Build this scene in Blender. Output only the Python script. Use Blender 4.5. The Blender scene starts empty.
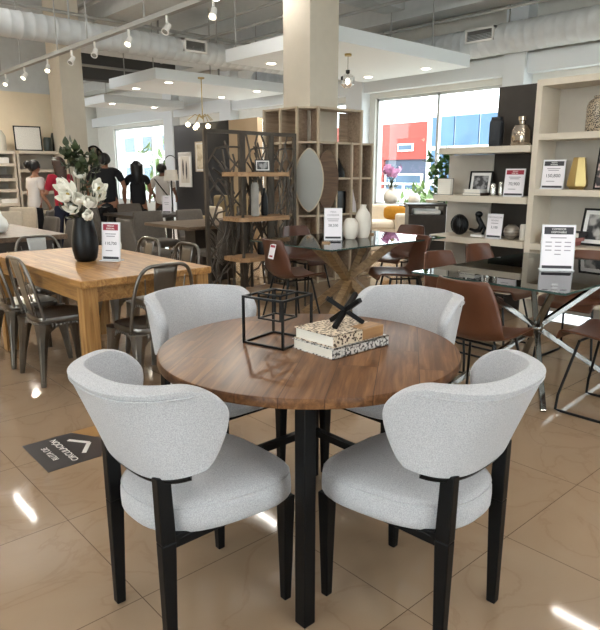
import bpy, math, random
from mathutils import Vector, Matrix
S = bpy.context.scene
COL = S.collection
PI = math.pi
R = math.radians
random.seed(7)

# ------------------------------------------------------------------ helpers
def lin(c):
    return tuple((x/12.92 if x <= .04045 else ((x+.055)/1.055)**2.4) for x in [v/255 for v in c])

class MB:
    def __init__(self): self.v = []; self.f = []
    def add(self, vs, fs, M=None):
        o = len(self.v)
        self.v += [tuple(M @ Vector(p)) if M else tuple(p) for p in vs]
        self.f += [tuple(i+o for i in q) for q in fs]
        return self
    def box(self, x0, y0, z0, x1, y1, z1, M=None):
        vs = [(x, y, z) for z in (z0, z1) for y in (y0, y1) for x in (x0, x1)]
        return self.add(vs, [(0,2,3,1),(4,5,7,6),(0,1,5,4),(2,6,7,3),(0,4,6,2),(1,3,7,5)], M)
    def bar(self, p0, p1, s0, s1=None, up=(0,0,1)):
        s1 = s1 or s0
        if not isinstance(s0, tuple): s0 = (s0, s0)
        if not isinstance(s1, tuple): s1 = (s1, s1)
        p0 = Vector(p0); p1 = Vector(p1); d = (p1-p0).normalized(); u = Vector(up)
        if abs(d.dot(u)) > .95: u = Vector((0,1,0))
        a = d.cross(u).normalized(); b = a.cross(d)
        vs = []
        for p, s in ((p0, s0), (p1, s1)):
            for i, j in ((-1,-1),(1,-1),(1,1),(-1,1)):
                vs.append(p + a*i*s[0]/2 + b*j*s[1]/2)
        return self.add(vs, [(0,1,2,3),(7,6,5,4),(0,4,5,1),(1,5,6,2),(2,6,7,3),(3,7,4,0)])
    def tube(self, pts, r, n=8, closed=False, cap=True):
        P = [Vector(p) for p in pts]; m = len(P)
        rs = r if isinstance(r, (list, tuple)) else [r]*m
        T = []
        for i in range(m):
            a = P[(i-1) % m] if (closed or i) else P[0]
            b = P[(i+1) % m] if (closed or i < m-1) else P[-1]
            T.append((b-a).normalized())
        u = Vector((0,0,1))
        if abs(T[0].dot(u)) > .9: u = Vector((1,0,0))
        N = (u - T[0]*u.dot(T[0])).normalized()
        vs = []; fs = []
        for i in range(m):
            N = (N - T[i]*N.dot(T[i])).normalized(); B = T[i].cross(N)
            for k in range(n):
                a = 2*PI*k/n
                vs.append(P[i] + (N*math.cos(a)+B*math.sin(a))*rs[i])
        for i in range(m if closed else m-1):
            j = (i+1) % m
            for k in range(n):
                l = (k+1) % n
                fs.append((i*n+k, i*n+l, j*n+l, j*n+k))
        if cap and not closed:
            fs.append(tuple(range(n-1, -1, -1))); fs.append(tuple((m-1)*n+k for k in range(n)))
        return self.add(vs, fs)
    def lathe(self, prof, n=28, M=None, sq=None):
        vs = []; fs = []; m = len(prof)
        for r, z in prof:
            for k in range(n):
                a = 2*PI*k/n; c, s = math.cos(a), math.sin(a)
                if sq:
                    q = (abs(c)**sq+abs(s)**sq)**(-1/sq); c *= q; s *= q
                vs.append((r*c, r*s, z))
        for i in range(m-1):
            for k in range(n):
                l = (k+1) % n
                fs.append((i*n+k, i*n+l, (i+1)*n+l, (i+1)*n+k))
        if prof[0][0] > 1e-4: fs.append(tuple(range(n-1, -1, -1)))
        if prof[-1][0] > 1e-4: fs.append(tuple((m-1)*n+k for k in range(n)))
        return self.add(vs, fs, M)
    def grid(self, fn, nu, nv, M=None):
        vs = [fn(i/nu, j/nv) for i in range(nu+1) for j in range(nv+1)]
        fs = [(i*(nv+1)+j, (i+1)*(nv+1)+j, (i+1)*(nv+1)+j+1, i*(nv+1)+j+1) for i in range(nu) for j in range(nv)]
        return self.add(vs, fs, M)
    def ball(self, c, r, n=12, m=8, M=None):
        rx, ry, rz = r if isinstance(r, tuple) else (r, r, r)
        prof = [(max(1e-5, math.sin(PI*j/m)), -math.cos(PI*j/m)) for j in range(m+1)]
        vs = [(c[0]+rx*q*math.cos(2*PI*k/n), c[1]+ry*q*math.sin(2*PI*k/n), c[2]+rz*h) for q, h in prof for k in range(n)]
        fs = [(i*n+k, i*n+(k+1) % n, (i+1)*n+(k+1) % n, (i+1)*n+k) for i in range(m) for k in range(n)]
        return self.add(vs, fs, M)
    def prism(self, poly, z0, z1, M=None):
        n = len(poly)
        vs = [(x, y, z0) for x, y in poly]+[(x, y, z1) for x, y in poly]
        fs = [tuple(range(n-1, -1, -1)), tuple(range(n, 2*n))]+[(i, (i+1) % n, n+(i+1) % n, n+i) for i in range(n)]
        return self.add(vs, fs, M)

def obj(name, mb, mat, parent=None, smooth=None, bevel=0, sub=0, solid=0, loc=None, rot=None, off=0):
    me = bpy.data.meshes.new(name); me.from_pydata([tuple(v) for v in mb.v], [], mb.f)
    me.materials.append(mat); me.validate(); me.update()
    o = bpy.data.objects.new(name, me); COL.objects.link(o)
    if smooth is not None:
        me.shade_smooth()
        if smooth < 180: me.set_sharp_from_angle(angle=R(smooth))
    if parent: o.parent = parent
    if loc: o.location = loc
    if rot is not None: o.rotation_euler = (0, 0, rot)
    if solid:
        m = o.modifiers.new('solid', 'SOLIDIFY'); m.thickness = solid; m.offset = off
    if bevel:
        m = o.modifiers.new('bevel', 'BEVEL'); m.width = bevel; m.segments = 2; m.limit_method = 'ANGLE'
    if sub:
        m = o.modifiers.new('sub', 'SUBSURF'); m.levels = sub; m.render_levels = sub
    return o

def tag(o, label, cat, group=None, kind=None):
    if label: o['label'] = label
    if cat: o['category'] = cat
    if group: o['group'] = group
    if kind: o['kind'] = kind
    return o
def thing(name, label, cat, loc=(0,0,0), rz=0, group=None):
    o = bpy.data.objects.new(name, None); COL.objects.link(o); o.empty_display_size = .1
    o.location = loc; o.rotation_euler = (0, 0, rz)
    return tag(o, label, cat, group)
def structure(name, mb, mat, smooth=None, label=None, parent=None, bevel=0):
    o = obj(name, mb, mat, parent, smooth, bevel)
    if not parent: o['kind'] = 'structure'
    if label: o['label'] = label
    return o
def dup(root, loc, rz, label, group=None):
    r = root.copy(); COL.objects.link(r); r.location = loc; r.rotation_euler = (0, 0, rz); r['label'] = label
    if group: r['group'] = group
    for ch in list(root.children):
        c = ch.copy(); COL.objects.link(c); c.parent = r
        for g in list(ch.children):
            d = g.copy(); COL.objects.link(d); d.parent = c
    return r

# ------------------------------------------------------------------ materials
MATS = {}
def mat(name, c, rough=.5, metal=0, var=.0, vs=8, bump=0, bs=60, spec=.5, c2=None, stretch=None, coat=0, emit=None, es=0, sheen=0):
    if name in MATS: return MATS[name]
    m = bpy.data.materials.new(name); m.use_nodes = True; nt = m.node_tree; b = nt.nodes['Principled BSDF']
    col = lin(c); b.inputs['Base Color'].default_value = (*col, 1)
    b.inputs['Roughness'].default_value = rough; b.inputs['Metallic'].default_value = metal
    b.inputs['Specular IOR Level'].default_value = spec
    if coat: b.inputs['Coat Weight'].default_value = coat; b.inputs['Coat Roughness'].default_value = .1
    if sheen: b.inputs['Sheen Weight'].default_value = sheen
    if emit:
        b.inputs['Emission Color'].default_value = (*lin(emit), 1); b.inputs['Emission Strength'].default_value = es
    tc = nt.nodes.new('ShaderNodeTexCoord'); mp = nt.nodes.new('ShaderNodeMapping')
    nt.links.new(tc.outputs['Object'], mp.inputs['Vector'])
    if stretch: mp.inputs['Scale'].default_value = stretch
    if var or c2:
        n = nt.nodes.new('ShaderNodeTexNoise'); n.inputs['Scale'].default_value = vs; n.inputs['Detail'].default_value = 6
        nt.links.new(mp.outputs[0], n.inputs['Vector'])
        rp = nt.nodes.new('ShaderNodeValToRGB')
        a = col; d = lin(c2) if c2 else tuple(x*(1-var) for x in col)
        e = tuple(min(1, x*(1+var)) for x in col)
        rp.color_ramp.elements[0].position = .33; rp.color_ramp.elements[1].position = .67
        rp.color_ramp.elements[0].color = (*d, 1); rp.color_ramp.elements[1].color = (*e, 1)
        nt.links.new(n.outputs['Fac'], rp.inputs[0]); nt.links.new(rp.outputs[0], b.inputs['Base Color'])
    if bump:
        n2 = nt.nodes.new('ShaderNodeTexNoise'); n2.inputs['Scale'].default_value = bs; n2.inputs['Detail'].default_value = 3
        nt.links.new(mp.outputs[0], n2.inputs['Vector'])
        bp = nt.nodes.new('ShaderNodeBump'); bp.inputs['Strength'].default_value = bump; bp.inputs['Distance'].default_value = .01
        nt.links.new(n2.outputs['Fac'], bp.inputs['Height']); nt.links.new(bp.outputs[0], b.inputs['Normal'])
    MATS[name] = m
    return m
def glass_mat(name, tint, refl=1.0):
    m = bpy.data.materials.new(name); m.use_nodes = True; nt = m.node_tree; nt.nodes.clear()
    out = nt.nodes.new('ShaderNodeOutputMaterial'); mx = nt.nodes.new('ShaderNodeMixShader')
    t = nt.nodes.new('ShaderNodeBsdfTransparent'); t.inputs[0].default_value = (*tint, 1)
    g = nt.nodes.new('ShaderNodeBsdfGlossy'); g.inputs['Roughness'].default_value = .01
    fr = nt.nodes.new('ShaderNodeFresnel'); fr.inputs[0].default_value = 1.5
    mu = nt.nodes.new('ShaderNodeMath'); mu.operation = 'MULTIPLY'; mu.inputs[1].default_value = refl
    nt.links.new(fr.outputs[0], mu.inputs[0]); nt.links.new(mu.outputs[0], mx.inputs[0])
    nt.links.new(t.outputs[0], mx.inputs[1]); nt.links.new(g.outputs[0], mx.inputs[2]); nt.links.new(mx.outputs[0], out.inputs[0])
    return m
def floor_mat():
    m = bpy.data.materials.new('polished_tile'); m.use_nodes = True; nt = m.node_tree; b = nt.nodes['Principled BSDF']
    L = nt.links.new
    tc = nt.nodes.new('ShaderNodeTexCoord'); mp = nt.nodes.new('ShaderNodeMapping')
    mp.inputs['Location'].default_value = (.604*20-.794+.302*0, .6215*20-1.036, 0)
    L(tc.outputs['Object'], mp.inputs['Vector'])
    br = nt.nodes.new('ShaderNodeTexBrick'); br.offset = 0; br.squash = 1
    br.inputs['Scale'].default_value = 1; br.inputs['Brick Width'].default_value = .604; br.inputs['Row Height'].default_value = .6215
    br.inputs['Mortar Size'].default_value = .0016; br.inputs['Mortar Smooth'].default_value = .1; br.inputs['Bias'].default_value = 0
    br.inputs['Color1'].default_value = (0, 0, 0, 1); br.inputs['Color2'].default_value = (1, 1, 1, 1)
    L(mp.outputs[0], br.inputs['Vector'])
    # veins, broken at each tile by the tile's own random tone
    ad = nt.nodes.new('ShaderNodeVectorMath'); ad.operation = 'MULTIPLY_ADD'
    ad.inputs[1].default_value = (7, 5, 3); L(br.outputs['Color'], ad.inputs[0]); L(tc.outputs['Object'], ad.inputs[2])
    n = nt.nodes.new('ShaderNodeTexNoise'); n.inputs['Scale'].default_value = 2.2; n.inputs['Detail'].default_value = 7; n.inputs['Distortion'].default_value = 1.2
    L(ad.outputs[0], n.inputs['Vector'])
    sb = nt.nodes.new('ShaderNodeMath'); sb.operation = 'SUBTRACT'; sb.inputs[1].default_value = .5; L(n.outputs['Fac'], sb.inputs[0])
    ab = nt.nodes.new('ShaderNodeMath'); ab.operation = 'ABSOLUTE'; L(sb.outputs[0], ab.inputs[0])
    rp = nt.nodes.new('ShaderNodeValToRGB')
    rp.color_ramp.elements[0].position = 0; rp.color_ramp.elements[0].color = (*lin((148, 123, 99)), 1)
    rp.color_ramp.elements[1].position = .02; rp.color_ramp.elements[1].color = (*lin((154, 130, 106)), 1)
    e = rp.color_ramp.elements.new(.3); e.color = (*lin((160, 137, 113)), 1)
    L(ab.outputs[0], rp.inputs[0])
    mx = nt.nodes.new('ShaderNodeMix'); mx.data_type = 'RGBA'
    L(br.outputs['Fac'], mx.inputs['Factor']); L(rp.outputs[0], mx.inputs['A']); mx.inputs['B'].default_value = (*lin((98, 78, 60)), 1)
    L(mx.outputs['Result'], b.inputs['Base Color'])
    b.inputs['Roughness'].default_value = .06; b.inputs['Specular IOR Level'].default_value = .5
    return m
def wood_mat(name, c1, c2, c3, ang=0, axis='x', scale=1.0, rough=.4, plank=0, coat=0):
    m = bpy.data.materials.new(name); m.use_nodes = True; nt = m.node_tree; b = nt.nodes['Principled BSDF']; L = nt.links.new
    tc = nt.nodes.new('ShaderNodeTexCoord'); rt = nt.nodes.new('ShaderNodeMapping'); rt.inputs['Rotation'].default_value = (0, 0, ang)
    L(tc.outputs['Object'], rt.inputs['Vector'])
    mp = nt.nodes.new('ShaderNodeMapping'); mp.inputs['Scale'].default_value = (1.6*scale, 22*scale, 22*scale) if axis == 'x' else (22*scale, 22*scale, 1.6*scale)
    src = rt.outputs[0]
    if plank:
        br = nt.nodes.new('ShaderNodeTexBrick'); br.inputs['Scale'].default_value = 1
        br.inputs['Brick Width'].default_value = plank*4.2; br.inputs['Row Height'].default_value = plank; br.offset = .37
        br.inputs['Mortar Size'].default_value = .0012
        br.inputs['Color1'].default_value = (0, 0, 0, 1); br.inputs['Color2'].default_value = (1, 1, 1, 1); br.inputs['Mortar'].default_value = (.5, .5, .5, 1)
        L(rt.outputs[0], br.inputs['Vector'])
        ad = nt.nodes.new('ShaderNodeVectorMath'); ad.operation = 'MULTIPLY_ADD'; ad.inputs[1].default_value = (9, 4, 0)
        L(br.outputs['Color'], ad.inputs[0]); L(rt.outputs[0], ad.inputs[2]); src = ad.outputs[0]
    L(src, mp.inputs['Vector'])
    n = nt.nodes.new('ShaderNodeTexNoise'); n.inputs['Scale'].default_value = 1.6; n.inputs['Detail'].default_value = 8; n.inputs['Roughness'].default_value = .62; n.inputs['Distortion'].default_value = .6
    L(mp.outputs[0], n.inputs['Vector'])
    rp = nt.nodes.new('ShaderNodeValToRGB'); rp.color_ramp.elements[0].position = .28; rp.color_ramp.elements[0].color = (*lin(c1), 1)
    rp.color_ramp.elements[1].position = .72; rp.color_ramp.elements[1].color = (*lin(c3), 1)
    e = rp.color_ramp.elements.new(.5); e.color = (*lin(c2), 1)
    L(n.outputs['Fac'], rp.inputs[0]); out = rp.outputs[0]
    if plank:
        mx = nt.nodes.new('ShaderNodeMix'); mx.data_type = 'RGBA'; mx.blend_type = 'OVERLAY'; mx.inputs['Factor'].default_value = .16
        L(out, mx.inputs['A']); L(br.outputs['Color'], mx.inputs['B'])
        m2 = nt.nodes.new('ShaderNodeMix'); m2.data_type = 'RGBA'; L(br.outputs['Fac'], m2.inputs['Factor']); L(mx.outputs['Result'], m2.inputs['A']); m2.inputs['B'].default_value = (*lin(c1), 1)
        out = m2.outputs['Result']
    L(out, b.inputs['Base Color']); b.inputs['Roughness'].default_value = rough
    if coat: b.inputs['Coat Weight'].default_value = coat; b.inputs['Coat Roughness'].default_value = .12
    return m
def pattern_mat(name, c1, c2, scale=40, kind='noise', rough=.5):
    m = bpy.data.materials.new(name); m.use_nodes = True; nt = m.node_tree; b = nt.nodes['Principled BSDF']; L = nt.links.new
    tc = nt.nodes.new('ShaderNodeTexCoord')
    if kind == 'noise':
        n = nt.nodes.new('ShaderNodeTexNoise'); n.inputs['Scale'].default_value = scale; n.inputs['Detail'].default_value = 2; o = n.outputs['Fac']
    elif kind == 'voronoi':
        n = nt.nodes.new('ShaderNodeTexVoronoi'); n.inputs['Scale'].default_value = scale; o = n.outputs['Distance']
    else:
        n = nt.nodes.new('ShaderNodeTexWave'); n.inputs['Scale'].default_value = scale; n.inputs['Distortion'].default_value = 5; n.inputs['Detail'].default_value = 2; o = n.outputs['Fac']
    L(tc.outputs['Object'], n.inputs['Vector'])
    rp = nt.nodes.new('ShaderNodeValToRGB'); rp.color_ramp.elements[0].position = .42; rp.color_ramp.elements[1].position = .52
    rp.color_ramp.elements[0].color = (*lin(c1), 1); rp.color_ramp.elements[1].color = (*lin(c2), 1)
    L(o, rp.inputs[0]); L(rp.outputs[0], b.inputs['Base Color']); b.inputs['Roughness'].default_value = rough
    return m
def emis(name, c, s):
    m = bpy.data.materials.new(name); m.use_nodes = True; nt = m.node_tree; nt.nodes.clear()
    o = nt.nodes.new('ShaderNodeOutputMaterial'); e = nt.nodes.new('ShaderNodeEmission')
    e.inputs[0].default_value = (*lin(c), 1); e.inputs[1].default_value = s; nt.links.new(e.outputs[0], o.inputs[0]); return m

M_floor = floor_mat()
M_wall = mat('wall_white', (226, 226, 220), .8, var=.02)
M_beige = mat('wall_beige', (224, 207, 180), .8, var=.02)
M_ceil = mat('ceiling_grey', (200, 202, 201), .85, var=.03)
M_col = mat('column_paint', (205, 196, 180), .7, var=.02)
M_panelw = mat('gypsum_white', (230, 235, 238), .7)
M_duct = mat('duct_grey', (204, 207, 208), .6, 0.0, var=.06, vs=6)
M_pipe = mat('pipe_grey', (165, 165, 162), .5)
M_fabric = mat('chair_fabric', (192, 191, 192), .95, c2=(158, 157, 161), vs=330, bump=.25, bs=600, sheen=.2)
M_black = mat('black_wood', (5, 5, 6), .45, spec=.2)
M_blackm = mat('black_metal', (10, 10, 11), .4, spec=.3)
M_top = wood_mat('walnut_top', (64, 40, 24), (100, 67, 42), (134, 97, 64), ang=R(-38), rough=.38, plank=.13)
M_top.node_tree.nodes['Principled BSDF'].inputs['Specular IOR Level'].default_value = .25
M_teak = wood_mat('teak', (104, 68, 30), (154, 110, 58), (184, 142, 86), ang=R(90), rough=.42, plank=.16)
M_teakleg = wood_mat('teak_leg', (106, 70, 32), (150, 108, 58), (180, 138, 84), ang=R(90), rough=.45)
M_brownt = wood_mat('brown_top', (72, 54, 40), (96, 76, 58), (116, 94, 74), ang=R(90), rough=.45, plank=.2)
M_gun = mat('gunmetal', (116, 111, 105), .3, .95, var=.25, vs=5)
M_leather = mat('leather_brown', (92, 54, 34), .38, var=.12, vs=6, bump=.1, bs=120)
M_leather2 = mat('leather_dark', (86, 52, 37), .4, var=.12, vs=6, bump=.1, bs=120)
M_chrome = mat('chrome', (150, 150, 148), .1, 1)
M_glass = glass_mat('table_glass', (.93, .955, .945), 1.0)
M_edge = mat('glass_edge', (58, 78, 74), .1, 0)
M_win = glass_mat('window_glass', (.93, .97, .97), .2)
M_alum = mat('aluminium', (205, 208, 208), .4, .3)
M_oak = wood_mat('oak_base', (112, 86, 56), (146, 116, 80), (170, 140, 102), ang=R(90), rough=.5)
M_etag = wood_mat('etagere_wood', (126, 106, 88), (158, 136, 115), (180, 158, 136), ang=0, rough=.55)
M_etagl = mat('etagere_edge', (190, 172, 148), .55, var=.08)
M_shelfw = mat('shelf_cream', (208, 196, 178), .5, var=.03)
M_shelfb = mat('shelf_back', (186, 178, 166), .6, var=.03)
M_dark = mat('dark_panel', (56, 50, 44), .6, var=.06)
M_char = mat('charcoal_wall', (52, 52, 54), .8)
M_screen = mat('screen_iron', (84, 76, 68), .45, .5, var=.15)
M_slab = wood_mat('slab_wood', (130, 98, 68), (164, 128, 92), (186, 150, 112), ang=0, rough=.5)
M_white = mat('white_paint', (238, 236, 232), .5)
M_paper = mat('sign_paper', (236, 230, 234), .4)
M_red = mat('sign_red', (158, 24, 52), .4)
M_ink = mat('sign_ink', (50, 46, 52), .5)
M_inklight = mat('sign_grey_ink', (150, 142, 148), .5)
M_wtext = mat('white_letter', (240, 236, 230), .5)
M_ceram = mat('ceramic_cream', (222, 214, 202), .5, var=.05)
M_vaseblk = mat('vase_black', (7, 7, 8), .42, spec=.3, var=.1)
M_petal = mat('petal_white', (242, 238, 226), .6, var=.04)
M_leaf = mat('leaf_green', (52, 66, 34), .55, var=.25, vs=10)
M_leaf2 = mat('leaf_dark', (52, 62, 36), .5, var=.25, vs=10)
M_grey = mat('upholstery_grey', (96, 88, 80), .9, var=.08, vs=30)
M_beigeu = mat('upholstery_beige', (196, 182, 162), .9, var=.05, vs=30)
M_sofa = mat('sofa_cream', (216, 205, 186), .9, var=.04, vs=30)
M_yellow = mat('cushion_mustard', (168, 116, 22), .9, var=.1, vs=30)
M_darkw = mat('dark_wood', (52, 44, 38), .45, var=.15)
M_silver = mat('silver', (205, 203, 196), .15, 1)
M_gold = mat('gold', (176, 154, 104), .38, .9)
M_amber = mat('smoky_glass', (190, 178, 162), .06, .85, var=.2)

# ------------------------------------------------------------------ camera
cam = bpy.data.cameras.new('camera'); co = bpy.data.objects.new('camera', cam); COL.objects.link(co); S.camera = co
H = 1.363
co.location = (0, 0, H)
co.rotation_euler = (R(90-13), 0, R(48-90))
cam.sensor_fit = 'HORIZONTAL'; cam.sensor_width = 36; cam.lens = 614/600*36; cam.clip_start = .05; cam.clip_end = 300

# ------------------------------------------------------------------ room shell
XW, YW = 10.0, 22.0     # window wall, end wall
CZ = 4.5
structure('floor', MB().box(-6, -6, -.2, XW, YW, 0), M_floor)
structure('ceiling', MB().box(-6, -6, CZ, XW+.3, YW+.3, CZ+.2), M_ceil)
# window wall at X = 10 with three openings
def xwall(name, X, t, spans, y0, y1, z1, m):
    mb = MB(); y = y0
    for a, b, s, h in spans:
        mb.box(X, y, 0, X+t, a, z1); mb.box(X, a, 0, X+t, b, s); mb.box(X, a, h, X+t, b, z1); y = b
    mb.box(X, y, 0, X+t, y1, z1)
    return structure(name, mb, m)
spans = [(3.0, 5.2, .55, 2.85), (5.95, 8.8, .72, 2.85), (9.6, 10.15, .72, 2.85), (11.0, 13.2, .72, 2.75), (17.35, 20.75, .45, 2.85)]
xwall('wall_right', XW, .25, spans, -6, YW, CZ, M_wall)
wn = 0
for k, (a, b, s, h) in enumerate(spans):
    wn += 1
    mb = MB(); t = .05
    for y in (a, b-t): mb.box(XW+.06, y, s, XW+.14, y+t, h)
    mb.box(XW+.06, a, s, XW+.14, b, s+t); mb.box(XW+.06, a, h-t, XW+.14, b, h)
    for y in ((7.28,) if k == 1 else (18.235,) if k == 4 else ()): mb.box(XW+.06, y-.025, s, XW+.14, y+.025, h)
    w = structure('window_%d' % wn, mb, M_alum)
    structure('pane', MB().box(XW+.095, a+.02, s+.02, XW+.105, b-.02, h-.02), M_win, parent=w)
# pilasters on the window wall
structure('trim_1', MB().box(9.72, 5.40, 0, XW, 5.78, CZ), M_panelw)
structure('trim_2', MB().box(9.75, 8.95, 0, XW, 9.40, CZ), M_panelw)
structure('trim_3', MB().box(9.75, 13.5, 0, XW, 14.0, CZ), M_panelw)
structure('trim_4', MB().box(9.75, 16.4, 0, XW, 16.9, CZ), M_panelw)
structure('trim_5', MB().box(9.8, -6, 2.95, XW, YW, 3.25), M_panelw, label='white ledge band above the windows')
structure('wall_far', MB().box(-6, YW, 0, XW+.3, YW+.25, CZ), M_wall)
# left showroom wall, lower than the ceiling, with a painted grey band above
structure('wall_left', MB().box(-6, 12, 0, 4.80, 12.2, 2.78), M_beige)
structure('trim_6', MB().box(-6, 12.02, 2.78, 4.75, 12.18, CZ), M_ceil, label='grey bulkhead above the beige wall')
# storefront behind the camera: two glazed walls
def glazed(name, axis, pos, a0, a1, wn):
    mb = MB(); n = 6
    for i in range(n+1):
        p = a0+(a1-a0)*i/n
        if axis == 'x': mb.box(pos-.1, p-.08, 0, pos, p+.08, CZ)
        else: mb.box(p-.08, pos-.1, 0, p+.08, pos, CZ)
    if axis == 'x': mb.box(pos-.1, a0, 3.5, pos, a1, CZ); mb.box(pos-.1, a0, 0, pos, a1, .1)
    else: mb.box(a0, pos-.1, 3.5, a1, pos, CZ); mb.box(a0, pos-.1, 0, a1, pos, .1)
    w = structure('window_%d' % wn, mb, M_alum)
    g = MB().box(pos-.06, a0, .1, pos-.05, a1, 3.5) if axis == 'x' else MB().box(a0, pos-.06, .1, a1, pos-.05, 3.5)
    structure('pane', g, M_win, parent=w)
glazed('window', 'x', -5.9, -3, 4, 6)
structure('wall_back', MB().box(-6, -6, 0, -5.9, -3, CZ), M_wall)
structure('wall_side', MB().box(-6, 4, 0, -5.9, 8, CZ), M_wall)
glazed('window', 'y', -5.9, -1, 5, 7)
structure('wall_entrance', MB().box(-6, -6, 0, -1, -5.9, CZ), M_wall)
structure('wall_corner', MB().box(5, -6, 0, XW, -5.9, CZ), M_wall)
structure('wall_front', MB().box(-6, 8, 0, -5.9, 12, CZ), M_wall)
# columns
structure('column', MB().box(5.44, 5.86, 0, 5.93, 6.36, CZ), M_col, label='square beige column wrapped by the wooden open shelving')
structure('column', MB().box(4.45, 11.12, 0, 4.85, 11.67, CZ), M_col, label='square beige column behind the white flowers')
# suspended white ceiling panels
def cloud(x0, y0, x1, y1, z, t, lab):
    structure('ceiling_panel', MB().box(x0, y0, z, x1, y1, z+t), M_panelw, label=lab)
cloud(6.0, 6.08, 9.2, 8.40, 3.05, .19, 'suspended white ceiling panel beside the beige column')
cloud(6.0, 10.6, 9.2, 12.5, 3.05, .19, 'suspended white ceiling panel behind the nearer one')
cloud(7.0, 14.9, 9.25, 16.2, 3.05, .19, 'small suspended ceiling panel farthest away')
# beams and a recessed dark band
structure('beam', MB().box(-6, 13.2, 3.9, XW, 13.7, CZ), M_ceil, label='grey ceiling beam over the left column')
structure('beam', MB().box(9.0, -6, 3.95, 9.5, YW, CZ), M_ceil, label='grey ceiling beam along the window wall')
structure('beam', MB().box(-6, 7.3, 4.1, XW, 7.75, CZ), M_ceil, label='grey ceiling beam crossing behind the column')
structure('beam', MB().box(5.4, -6, 4.1, 5.9, YW, CZ), M_ceil, label='grey ceiling beam running over the column')

# ------------------------------------------------------------------ ceiling services
def duct(name, axis, fix, z, r, a0, a1, lab):
    t = thing(name, lab, 'air duct', (0, 0, 0))
    prof = []; n = int((a1-a0)/.16); 
    for i in range(n):
        p = a0+(a1-a0)*i/n
        prof += [(r, p), (r, p+.13), (r+.006, p+.138), (r+.006, p+.150)]
    prof.append((r, a1))
    M = Matrix.Translation((0, fix, z)) @ Matrix.Rotation(PI/2, 4, 'Y') if axis == 'x' else Matrix.Translation((fix, 0, z)) @ Matrix.Rotation(-PI/2, 4, 'X')
    obj('duct_pipe', MB().lathe(prof, 32, M), M_duct, t, smooth=50)
    p = a0+.8
    while p < a1:
        q = (p, fix) if axis == 'x' else (fix, p)
        obj('hanger', MB().bar((*q, z+r), (*q, CZ), .02), M_pipe, t); p += 2.6
    return t
d1 = duct('air_duct', 'y', 9.5, 3.46, .23, -3, 12, 'round grey air duct running along the window wall')
d2 = duct('air_duct', 'x', 9.5, 3.38, .18, -2, 8.6, 'round grey air duct crossing in front of the left column')
# the grilles sit proud of the duct, angled down to the room
def grille(parent, c, along, L, h, nrm):
    n = Vector(nrm).normalized(); a = Vector(along); b = n.cross(a); M = Matrix((( *a, 0), (*b, 0), (*n, 0), (0,0,0,1))).transposed(); M.translation = Vector(c)
    f = MB()
    f.box(-L/2, -h/2, -.08, L/2, -h/2+.03, .03, M); f.box(-L/2, h/2-.03, -.08, L/2, h/2, .03, M)
    f.box(-L/2, -h/2, -.08, -L/2+.03, h/2, .03, M); f.box(L/2-.03, -h/2, -.08, L/2, h/2, .03, M)
    g = obj('air_grille', f, M_white, parent)
    s = MB().box(-L/2+.02, -h/2+.02, -.06, L/2-.02, h/2-.02, -.02, M)
    for i in range(7):
        y = -h/2+.04+(h-.08)*i/6; s.box(-L/2+.03, y-.006, -.02, L/2-.03, y+.006, .01, M)
    obj('louvre', s, mat('louvre_grey', (112, 110, 106), .6), g)
grille(d1, (9.27, 5.97, 3.53), (0, 1, 0), .52, .21, (-1, 0, -.05))
grille(d2, (6.03, 9.30, 3.42), (1, 0, 0), .44, .20, (0, -1, -.05))

tr = thing('track_light_rail', 'long grey track rail carrying the spotlights', 'track light', (0, 0, 0))
rb = MB().bar((3.63, 4.2, 3.0), (3.63, 12.0, 3.0), (.07, .05)); obj('rail', rb, M_pipe, tr)
for y in (5.0, 6.6, 8.1, 9.1, 10.6, 11.6): obj('hanger', MB().bar((3.63, y, 3.0), (3.63, y, CZ), .014), M_pipe, tr)
M_spot_on = emis('spot_glow', (255, 238, 205), 10)
spots = [(6.98, 1, 'lit white spotlight on the rail midway along the round duct'), (8.62, 0, 'unlit grey spotlight on the rail over the left column'), (9.50, 1, 'lit spotlight on the rail just left of the column, third from the left end'),
         (10.46, 1, 'lit spotlight second from the left end of the rail'), (11.38, 1, 'lit spotlight at the left end of the rail'), (5.26, 1, 'brightest lit spotlight at the top of the rail near the beige column'),
         (6.12, 0, 'unlit spotlight between the two largest lit ones on the rail'), (7.90, 0, 'unlit spotlight beside the dark ceiling recess')]
for y, on, lb in spots:
    t = thing('track_spotlight', lb, 'spotlight', (3.63, y, 2.975), R(138)+random.uniform(-.5, .5), 'spotlights on the track rail')
    obj('stem', MB().bar((0, 0, 0), (0, 0, -.07), .02), M_white, t)
    tilt = R(42)
    M = Matrix.Translation((0, 0, -.12)) @ Matrix.Rotation(tilt, 4, 'X')
    obj('lamp_head', MB().lathe([(.02, .05), (.028, .045), (.031, -.02), (.042, -.06), (.042, -.07), (.037, -.065)], 16, M), M_white, t, smooth=40)
    if on:
        l = bpy.data.lights.new('spot_beam', 'SPOT'); l.energy = 70; l.spot_size = R(90); l.spot_blend = .5; l.shadow_soft_size = .04; l.color = (1, .92, .8)
        lo = bpy.data.objects.new('spot_beam', l); COL.objects.link(lo); lo.parent = t; lo.location = (0, .06, -.20); lo.rotation_euler = (tilt, 0, 0)
    obj('bulb', MB().lathe([(.036, -.06), (.026, -.068), (.0, -.07)], 16, M), M_spot_on if on else mat('lens_off', (150, 148, 142), .2), t, smooth=60)

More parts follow.
